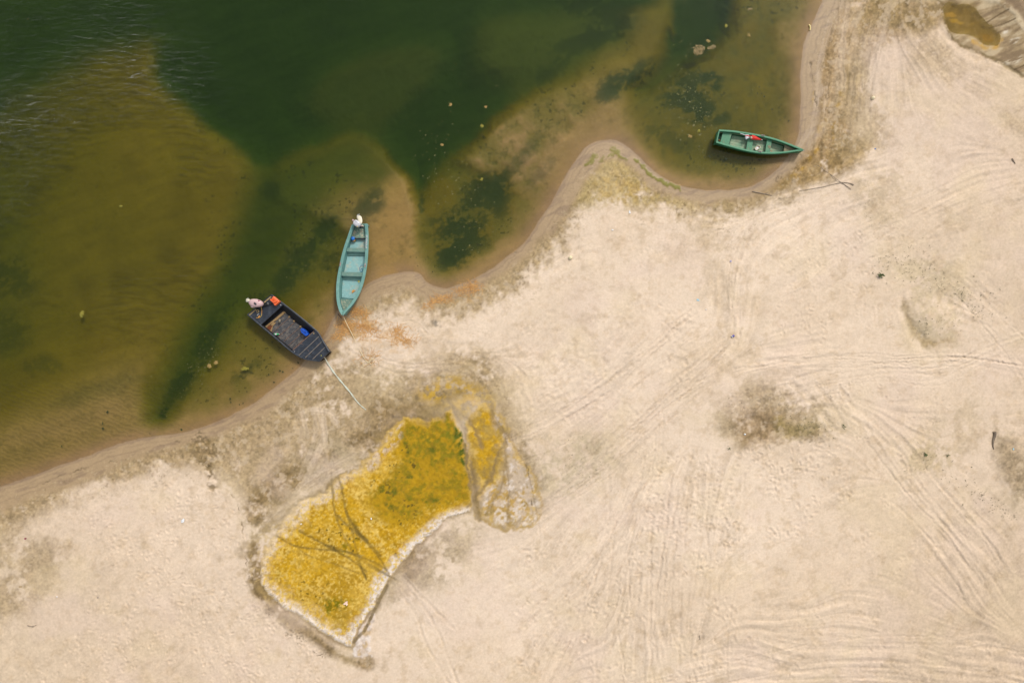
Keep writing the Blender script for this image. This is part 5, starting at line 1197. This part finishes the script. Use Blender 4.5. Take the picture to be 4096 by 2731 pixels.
# furled umbrella
def t3(x, y, z): return at(*k3(x, y), z)
um = empty('umbrella', t3(1000, 370, .40), 'furled red and white umbrella lying across the green boat\'s thwart', 'umbrella')
ax0, ax1 = t3(985, 366, .38), t3(1208, 426, .33); d = ax1 - ax0; sd_ = Vector((-d.y, d.x, 0)).normalized()
rings = []
for t, r_ in ((0, .055), (.04, .095), (.3, .088), (.6, .06), (.85, .03), (1.0, .012)):
    rings.append([ax0 + d * t + sd_ * (r_ * math.cos(2 * math.pi * j / 16) * (1 + .13 * (j % 2))) + Vector((0, 0, r_ * math.sin(2 * math.pi * j / 16) * (1 + .13 * (j % 2)))) for j in range(16)])
loft('red_canopy', rings, M_red, um, smooth=False)
tube('tip', [ax1 - d * .02, ax1 + d.normalized() * .05], .014, M_white, um)
tube('shaft', [t3(755, 290, .42), t3(985, 366, .40)], .016, M_white, um, curve=False)
def blob(name, pts, z0, z1, material, parent):
    c = sum((Vector(p) for p in pts), Vector()) / len(pts)
    rings = [[Vector((c.x + (p.x - c.x) * s_, c.y + (p.y - c.y) * s_, z)) for p in pts] for z, s_ in ((z0, .9), (lerp(z0, z1, .5), 1.0), (lerp(z0, z1, .85), .8), (z1, .4))]
    return loft(name, rings, material, parent)
blob('white_panel', [t3(x, y, .38) for x, y in ((858, 355), (880, 330), (920, 335), (950, 345), (965, 365), (945, 385), (920, 395), (890, 418), (870, 405), (862, 380))], .30, .42, M_wcloth, um)
blob('white_panel', [t3(x, y, .40) for x, y in ((876, 308), (900, 312), (940, 322), (955, 340), (930, 340), (885, 326))], .34, .42, M_wcloth, um)
tube('red_stripe', [t3(862, 345, .42), t3(910, 338, .43), t3(960, 352, .43), t3(985, 350, .42)], .02, M_red, um)
blob('white_band', [t3(x, y, .44) for x, y in ((968, 370), (985, 350), (1010, 362), (1018, 390), (1000, 402), (980, 388))], .36, .475, M_tray, um)
# bailer
bl_ = empty('bailer', t3(1128, 592, .10), 'cream plastic bailer tray lying in the green boat', 'bailer')
o_ = [t3(x, y, .21) for x, y in ((1060, 600), (1128, 532), (1192, 566), (1186, 596), (1106, 654), (1080, 640))]; c = sum(o_, Vector()) / 6
def sc(q, s_, z): return Vector((c.x + (q.x - c.x) * s_, c.y + (q.y - c.y) * s_, z))
loft('tray', [[sc(q, .72, .15) for q in o_], [sc(q, .84, .21) for q in o_], [sc(q, 1.0, .215) for q in o_], [sc(q, 1.0, .20) for q in o_], [sc(q, .8, .095) for q in o_]], M_tray, bl_, smooth=False)
blob('bailer_sand', [sc(q, .55, .17) for q in o_], .13, .165, M_white, bl_)
# ------------------------------------------------------------------ small things on the sand and in the water
def pebble(name, px, py, w, h, hz, material, label, cat, rot=0.0, seed=0, base=None, n=9, group=None):
    r = random.Random(seed * 7 + 3); p = on(px, py, 0) if base is None else at(px, py, base)
    prof = [(1 + r.uniform(-.18, .18)) for _ in range(n)]; rings = []
    for z, s_ in ((-.3, .8), (.1, 1.0), (.55, .86), (.9, .5), (1.0, .15)):
        ring = []
        for j in range(n):
            a = 2 * math.pi * j / n; x, y = math.cos(a) * w / 2 * prof[j] * s_, math.sin(a) * h / 2 * prof[j] * s_
            ring.append(p + Vector((x * math.cos(rot) - y * math.sin(rot), x * math.sin(rot) + y * math.cos(rot), z * hz)))
        rings.append(ring)
    return tag(loft(name, rings, material, None, origin=p), label, cat, group)
def scrap(name, px, py, pts, hz, material, label, cat, seed=0, base=None):
    """crumpled thin sheet: pixel outline, folded"""
    r = random.Random(seed); p = on(px, py, 0) if base is None else at(px, py, base); c = [Vector((x / PXM, -y / PXM, 0)) for x, y in pts]
    m = len(c); top = [p + q + Vector((0, 0, r.uniform(.15, 1) * hz)) for q in c]; ct = p + Vector((0, 0, hz * .7))
    V = top + [v - Vector((0, 0, .006)) for v in top] + [ct, ct - Vector((0, 0, .006))]
    Fc = [(i, (i + 1) % m, 2 * m) for i in range(m)] + [(m + (i + 1) % m, m + i, 2 * m + 1) for i in range(m)] + [(i, m + i, m + (i + 1) % m, (i + 1) % m) for i in range(m)]
    return tag(meshobj(name, V, Fc, material, None, origin=p), label, cat)
M_stone = mat('cream_stone', A(246, 228, 186), 0.8, 0.08, 30)
M_stone2 = mat('grey_stone', A(120, 104, 90), 0.8, 0.15, 30)
M_lilac = mat('lilac_film', A(196, 186, 224), 0.4, 0.1, 20); M_purple = mat('purple_can', A(96, 84, 176), 0.35, 0.1, 20)
M_peel = mat('pale_yellow_peel', A(252, 226, 150), 0.5, 0.08, 20); M_twig = mat('grey_driftwood', A(160, 142, 122), 0.85, 0.15, 30)
M_log = mat('dark_driftwood', A(140, 122, 102), 0.85, 0.2, 14, col2=A(90, 76, 62), mix=.6, bump=.3)
M_pinkrag = mat('pale_pink_rag', A(250, 214, 192), 0.8, 0.06, 20); M_dred = mat('dark_red_scrap', A(150, 40, 70), 0.5, 0.1)
M_cyan = mat('pale_cyan_scrap', A(176, 214, 222), 0.5, 0.05); M_ink = mat('dark_blue_cap', A(44, 48, 84), 0.5, 0.1)
pebble('stone', 2282, 1031, .21, .23, .12, M_stone, 'single cream stone alone on the pale sand above the middle', 'stone', .3, 1)
pebble('stone', 3492, 393, .20, .19, .10, M_stone, 'round pale stone among the wheel marks above the green boat\'s bow', 'stone', 0, 2)
pebble('stone', 1166, 1356 + 10, .06, .05, .03, M_stone, 'tiny cream pebble beside the black boat\'s right bow', 'pebble', .2, 3) if False else None
scrap('paper_scrap', 732, 2081, [(-7, 2), (-6, -4), (-1, -3), (1, -9), (6, -8), (7, -2), (5, 5), (-2, 8), (-7, 7)], .07, M_white, 'crumpled white paper on the trampled sand left of the yellow pool', 'paper scrap', 1)
scrap('paper_scrap', 2519, 848, [(-3, -6), (1, -5), (2, 0), (4, 3), (0, 7), (-2, 5), (-4, 1)], .04, M_white, 'narrow white paper scrap on the grassy sand below the point', 'paper scrap', 2)
pebble('shell', 2450, 920, .14, .06, .03, M_white, 'flat white oval shell on the sand right below the point', 'shell', .05, 4)
pebble('shell', 1485, 2074, .07, .12, .04, M_white, 'white mussel shell in the middle of the yellow algae', 'shell', .2, 5)
scrap('shell_fragment', 1204, 2094, [(-4, 0), (-1, -3), (5, -3), (4, 2), (-2, 4)], .03, M_tray, 'small pale shell fragment near the left wheel marks on the yellow algae', 'shell', 3)
scrap('rag', 1383, 2412, [(-10, 1), (-4, -3), (0, -8), (9, -9), (6, -2), (9, 4), (3, 9), (1, 3), (-6, 5)], .05, M_pinkrag, 'pale pink rag on the lower end of the yellow algae', 'rag', 4)
e = empty('drink_can', on(2931, 1344), 'crushed purple and white drink can on the open sand', 'drink can')
p, q = on(2926, 1347, .03), on(2937, 1341, .03); tube('can_body', [p, q], .05, M_purple, e, seg=10, curve=False); tube('can_band', [p.lerp(q, .05), p.lerp(q, .3)], .052, M_white, e, seg=10, curve=False)
disc('can_end', q, .045, .012, M_steel, e, 10, axis_=q - p)
scrap('plastic_film', 2923, 1045, [(-4, -2), (0, -4), (4, -1), (2, 3), (-3, 3)], .04, M_lilac, 'small lilac plastic film on the sand above the purple can', 'plastic film', 6)
pebble('paper_cup', 2979, 1736, .11, .09, .06, M_white, 'small white cup in the dark damp hollow', 'cup', .4, 7)
pebble('shell', 2824, 1238, .06, .05, .03, M_white, 'tiny white shell up and left of the purple can', 'shell', 0, 8)
scrap('paper_scrap', 2792, 1200, [(-6, -3), (-1, -6), (5, -1), (6, 5), (0, 3), (-4, 4)], .02, M_cyan, 'torn bluish white paper trodden into the open sand', 'paper scrap', 9)
scrap('plastic_scrap', 4053, 1796, [(-3, -3), (2, -5), (3, 1), (1, 4), (-3, 2)], .03, M_cyan, 'pale cyan plastic scrap on the dark mound at the right edge', 'plastic scrap', 10)
scrap('plastic_scrap', 102, 2153, [(-5, 0), (-2, -3), (4, -4), (5, 0), (-1, 4)], .03, M_dred, 'dark red scrap on the damp sand at the left edge', 'plastic scrap', 11)
pebble('bottle_cap', 392, 2389, .06, .05, .03, M_ink, 'dark blue bottle cap among the footprints', 'bottle cap', 0, 12)
pebble('shell', 228, 2385, .06, .07, .03, M_white, 'small white shell near the left edge of the sand', 'shell', 0, 13)
pebble('bottle_cap', 3501, 596, .07, .07, .03, M_skyb, 'pale blue bottle cap at the edge of the damp bank', 'bottle cap', 0, 14)
o = tube('banana_peel', [on(3236, 100, .02), on(3240, 106, .035), on(3241, 114, .03), on(3239, 122, .02)], .035, M_peel, None, seg=7, origin=on(3239, 110)); tag(o, 'pale yellow curved peel on the wet sand at the top shore', 'peel')
# driftwood
def stick(name, pts, r, label, m=M_twig, dz=.03, taper=.5, cat='driftwood', branches=()):
    e = empty(name, on(*pts[0], 0), label, cat)
    tube('stem', [on(x, y, dz) for x, y in pts], r, m, e, seg=6, taper=taper)
    for b in branches: tube('branch', [on(x, y, dz) for x, y in b], r * .6, m, e, seg=5, taper=.4)
    return e
stick('driftwood_stick', [(3415, 741), (3405, 735), (3385, 731), (3364, 731), (3330, 738), (3280, 750), (3220, 760), (3196, 764)], .022, 'long bent grey branch lying along the edge of the damp bank', taper=.35)
stick('driftwood_stick', [(3404, 758), (3398, 752), (3362, 728), (3330, 704), (3302, 684), (3270, 660)], .016, 'straight thin twig crossing the long bent branch', taper=.6)
stick('driftwood_log', [(3977, 1726), (3978, 1740), (3972, 1762), (3971, 1780), (3975, 1796)], .10, 'dark curved log half buried beside the mound at the right', M_log, dz=.0, taper=.3)
stick('driftwood_stick', [(4049, 634), (4056, 646), (4062, 655)], .03, 'short dark stick lying alone near the right edge of the sand')
stick('driftwood_stick', [(122, 2498), (121, 2510), (120, 2448)], .014, 'short upright twig near the left edge', ) if False else None
stick('driftwood_stick', [(110, 2500), (126, 2504), (145, 2499)], .022, 'thin bent twig on the sand near the lower left corner', branches=[[(126, 2504), (134, 2508)]])
stick('driftwood_stick', [(1352, 1256), (1362, 1268), (1366, 1274)], .022, 'short brown stick under the teal boat\'s bow', mat('brown_twig', A(104, 72, 52), .8))
stick('driftwood_stick', [(3010, 700 + 66), (3060, 776), (3090, 782)], .022, 'thin dark root lying on the sand below the bay', branches=[[(3060, 776), (3075, 768)]])
stick('driftwood_stick', [(2798, 2540), (2800, 2552)], .018, 'tiny forked twig on the lower right sand', branches=[[(2800, 2552), (2796, 2558)], [(2800, 2552), (2803, 2559)]])
# weeds growing on the sand
M_weed = mat('green_weed', A(92, 104, 56), .7, .2, 20); M_weedd = mat('dark_green_weed', A(96, 96, 60), .7, .2, 20)
def blades(px, py, n, L, seed, spread=.03):
    r = random.Random(seed); V, Fc = [], []; c = on(px, py, 0)
    for i in range(n):
        a = r.uniform(0, 6.28); l = L * r.uniform(.5, 1); w = l * .16; b = c + Vector((r.gauss(0, spread), r.gauss(0, spread), 0)); d = Vector((math.cos(a), math.sin(a), 0)); s_ = Vector((-d.y, d.x, 0)) * w
        k = len(V); h = r.uniform(.3, .9) * l
        V += [b - s_ * .5, b + s_ * .5, b + d * l * .55 + s_ + Vector((0, 0, h)), b + d * l * .55 - s_ + Vector((0, 0, h)), b + d * l + Vector((0, 0, h * .6))]
        Fc += [(k, k + 1, k + 2, k + 3), (k + 3, k + 2, k + 4)]
    return V, Fc, c
for px, py, n_, L, lab in ((3522, 1100, 16, .22, 'dark green weed tuft alone on the pale sand beside the mound'), (3700, 1815, 14, .16, 'green weed tuft on the damp patch at the far right'), (3790, 1822, 10, .12, 'smaller green weed tuft right of the weed on the damp patch'), (3374, 1705, 10, .14, 'dark weed tuft at the end of the wide wheel mark'), (2770 + 145, 1792, 8, .1, 'tiny green weed under the dark damp hollow')):
    V, Fc, c = blades(px, py, n_, L, int(px)); o = meshobj('weed_plant', V, Fc, M_weed, None, origin=c); tag(o, lab, 'weed')
V, Fc = [], []; r = random.Random(4)
def sprout_area(x0, y0, x1, y1, n, sx, L=.05, k=2):
    for i in range(n):
        t = r.random(); x = lerp(x0, x1, t) + r.gauss(0, sx); y = lerp(y0, y1, t) + r.gauss(0, sx)
        v, f, c = blades(x, y, k, L * r.uniform(.6, 1.6), r.random(), .015); b = len(V); V.extend(v); Fc.extend([tuple(q + b for q in g) for g in f])
sprout_area(3560, 1040, 3960, 1240, 170, 34); sprout_area(3830, 1160, 3920, 1260, 60, 14); sprout_area(3640, 1330, 3840, 1270, 60, 20); sprout_area(3500, 1060, 3700, 1000, 50, 24)
sprout_area(3660, 1810, 4000, 2030, 80, 36); sprout_area(3900, 1960, 4060, 2080, 50, 14); sprout_area(2880, 1650, 3300, 1620, 80, 40, .04); sprout_area(3150, 1690, 3320, 1720, 90, 26, .05); sprout_area(2260, 1760, 2400, 1930, 60, 60, .04)
sprout_area(3400, 800, 3560, 940, 50, 40, .035)
o = meshobj('weed_sprouts', V, Fc, M_weedd); tag(o, kind='stuff')
# orange root fibres washed up by the boats
M_root = mat('orange_root_fibre', A(232, 176, 104), .8, .15, 10, col2=A(206, 140, 70), mix=.6)
V, Fc = [], []
def fibre(x, y, a, L, w=.006):
    p = [on(x, y, .015)]; n_ = 5; aa = a
    for i in range(n_):
        aa += r.gauss(0, .35); p.append(p[-1] + Vector((math.cos(aa), math.sin(aa), 0)) * (L / n_) + Vector((0, 0, r.gauss(0, .008))))
    b = len(V)
    for i, q in enumerate(p):
        d = (p[min(i + 1, n_)] - p[max(i - 1, 0)]).normalized(); s_ = Vector((-d.y, d.x, 0)) * w
        q = Vector((q.x, q.y, max(q.z, p[0].z - .01))); V.append(q - s_); V.append(q + s_)
    for i in range(n_): Fc.append((b + 2 * i, b + 2 * i + 1, b + 2 * i + 3, b + 2 * i + 2))
for (x0, y0, x1, y1, n_, sx, ang_) in ((1365, 1285, 1390, 1310, 150, 14, -2.2), (1345, 1355, 1400, 1310, 130, 10, .7), (1400, 1240, 1470, 1255, 170, 11, -.4), (1420, 1290, 1460, 1320, 170, 24, -.9), (1460, 1300, 1510, 1330, 90, 18, -.6), (1440, 1430, 1500, 1440, 60, 18, .3), (1560, 1330, 1640, 1360, 90, 20, .2), (1580, 1316, 1600, 1324, 50, 8, .5), (1600, 1350, 1650, 1370, 60, 18, .1),
                                        (1725, 1205, 1800, 1190, 120, 10, .25), (1830, 1165, 1910, 1140, 150, 11, .2), (1890, 1150, 1905, 1165, 40, 8, .6), (1700, 1230, 1740, 1215, 40, 10, .3)):
    for i in range(n_):
        t = r.random(); fibre(lerp(x0, x1, t) + r.gauss(0, sx), lerp(y0, y1, t) + r.gauss(0, sx * .8), ang_ + r.gauss(0, .8) + (math.pi if r.random() < .5 else 0), r.uniform(.12, .4))
o = meshobj('root_fibres', V, Fc, M_root); tag(o, kind='stuff')
# floating things
M_float = mat('floating_reed_scum', A(164, 140, 94), .8, .25, 12, col2=A(104, 90, 52), mix=.8, scale2=7); M_fl2 = mat('floating_yellow_weed', A(150, 138, 40), .7, .2, 30, col2=A(110, 112, 24), mix=.6); M_fl3 = mat('floating_tan_weed', A(168, 138, 74), .7, .2, 30)
def clump(name, px, py, w, h, n, material, label, cat, seed, rot=0.0, gz=.012):
    """many small flecks packed into one floating clump"""
    q = random.Random(seed); V, Fc = [], []; c = at(px, py, 0.004)
    for i in range(n):
        a, rr = q.uniform(0, 6.28), math.sqrt(q.random()) * q.uniform(.7, 1.3)
        x, y = math.cos(a) * rr * w / 2, math.sin(a) * rr * h / 2
        p = c + Vector((x * math.cos(rot) - y * math.sin(rot), x * math.sin(rot) + y * math.cos(rot), q.uniform(0, gz)))
        l = q.uniform(.02, .06); b = q.uniform(0, 6.28); d = Vector((math.cos(b), math.sin(b), 0)) * l; s_ = Vector((-d.y, d.x, 0)) * q.uniform(.25, .6); k = len(V); up = Vector((0, 0, .012))
        V += [p - d - s_, p + d - s_ * .5, p + d * .8 + s_, p - d * .7 + s_, p + up]; Fc += [(k, k + 1, k + 4), (k + 1, k + 2, k + 4), (k + 2, k + 3, k + 4), (k + 3, k, k + 4)]
    return tag(meshobj(name, V, Fc, material, None, origin=c), label, cat)
clump('floating_mat', 2796, 200, .50, .44, 190, M_float, 'round floating mat of tan plant scum in the bay', 'floating mat', 1, .2)
clump('floating_mat', 2848, 190, .42, .14, 40, M_float, 'narrow ragged strip of scum right of the round floating mat', 'floating mat', 2, .3)
clump('floating_mat', 2832, 164, .16, .08, 30, M_fl3, 'small tan scum fleck above the round floating mat', 'floating mat', 3, -.5)
clump('floating_mat', 2995, 142, .12, .12, 26, M_fl3, 'small tan floating clump near the top of the bay', 'floating mat', 4)
clump('floating_mat', 3000, 37, .22, .08, 36, M_float, 'small scum strip floating at the top edge of the bay', 'floating mat', 5)
clump('floating_mat', 2904, 105, .12, .12, 22, M_fl2, 'yellow weed clump floating left of the scum strip', 'floating weed', 6)
clump('floating_weed', 327, 1257, .16, .28, 60, M_fl2, 'yellow green weed clump floating at the far left', 'floating weed', 7, -.3)
clump('floating_weed', 980, 1474, .30, .14, 60, M_fl2, 'yellow green weed clump floating just below the black boat', 'floating weed', 8)
clump('floating_weed', 836, 1464, .18, .16, 40, M_fl3, 'left tan weed clump of the pair floating below the black boat\'s stern', 'floating weed', 9)
clump('floating_weed', 864, 1450, .22, .12, 36, M_fl3, 'right tan weed clump of the pair floating below the black boat\'s stern', 'floating weed', 10, .5)
clump('floating_weed', 1928, 505, .14, .12, 30, M_fl2, 'bright yellow weed clump floating mid river', 'floating weed', 11)
clump('floating_weed', 1803, 418, .10, .12, 22, M_fl3, 'small pale weed clump floating upper left of the bright yellow one', 'floating weed', 12)
clump('floating_weed', 1942, 428, .12, .06, 16, M_fl3, 'small pale weed clump floating above the bright yellow one', 'floating weed', 13)
clump('floating_weed', 1768, 580, .12, .08, 18, M_fl3, 'small tan weed clump floating above the dark weed bed', 'floating weed', 14)
clump('floating_weed', 1927, 718, .10, .12, 22, M_fl2, 'yellow weed clump floating over the dark weed bed', 'floating weed', 15)
clump('floating_weed', 483, 825, .10, .05, 14, M_fl2, 'lone yellow fleck floating over the left sandbank', 'floating weed', 16)
clump('floating_weed', 2761, 546, .14, .12, 26, M_fl3, 'brown weed clump floating left of the green boat\'s stern', 'floating weed', 17)
clump('floating_weed', 2795, 524, .10, .10, 18, M_fl2, 'yellow weed clump floating near the green boat\'s stern', 'floating weed', 18)
V, Fc = [], []
def fleck(x, y, s):
    p = at(x, y, .003 + r.random() * .003); b = r.uniform(0, 6.28); d = Vector((math.cos(b), math.sin(b), 0)) * s; q = Vector((-d.y, d.x, 0)) * r.uniform(.4, .9); k = len(V)
    V.extend([p - d - q * .6, p + d * .8 - q, p + d + q * .7, p - d * .7 + q]); Fc.append((k, k + 1, k + 2, k + 3))
def water_at(x, y): return ground_z(x, y) < -.01
def flecks(x0, y0, x1, y1, n_, sx, s=.018):
    for i in range(int(n_ * 0.65)):
        t = r.random(); x = lerp(x0, x1, t) + r.gauss(0, sx); y = lerp(y0, y1, t) + r.gauss(0, sx)
        if water_at(x, y): fleck(x, y, s * r.uniform(.5, 1.8))
flecks(2700, 330, 2830, 560, 230, 60, .02); flecks(2720, 120, 2900, 420, 90, 60, .018); flecks(2600, 250, 3000, 600, 130, 120, .016); flecks(1740, 640, 1960, 980, 170, 70, .018); flecks(1860, 480, 1700, 620, 60, 60, .016); flecks(1650, 400, 2100, 300, 50, 90, .014); flecks(740, 1560, 850, 1380, 110, 24, .016)
flecks(100, 1700, 900, 1500, 60, 150, .014); flecks(1150, 1150, 1300, 900, 60, 60, .014); flecks(300, 300, 1200, 1100, 40, 200, .012); flecks(2100, 500, 2400, 700, 30, 90, .014); flecks(2580, 20, 3000, 60, 40, 50, .016)
o = meshobj('floating_flecks', V, Fc, mat('pale_flecks', A(146, 134, 80), .7, .3, 3)); tag(o, kind='stuff')
V, Fc = [], []
flecks(2400, 600, 2150, 900, 50, 40, .03); flecks(1150, 1450, 950, 1620, 40, 40, .03); flecks(100, 1750, 700, 1700, 16, 40, .04); flecks(3050, 300, 3120, 520, 40, 40, .025); flecks(2850, 600, 3000, 700, 40, 30, .028); flecks(1800, 1050, 1650, 1080, 24, 26, .025)
V = [(v[0], v[1], v[2] - .012) for v in V]
o = meshobj('sunken_weed_flecks', V, Fc, mat('dark_weed_flecks', A(64, 68, 26), .7, .3, 3)); tag(o, kind='stuff')
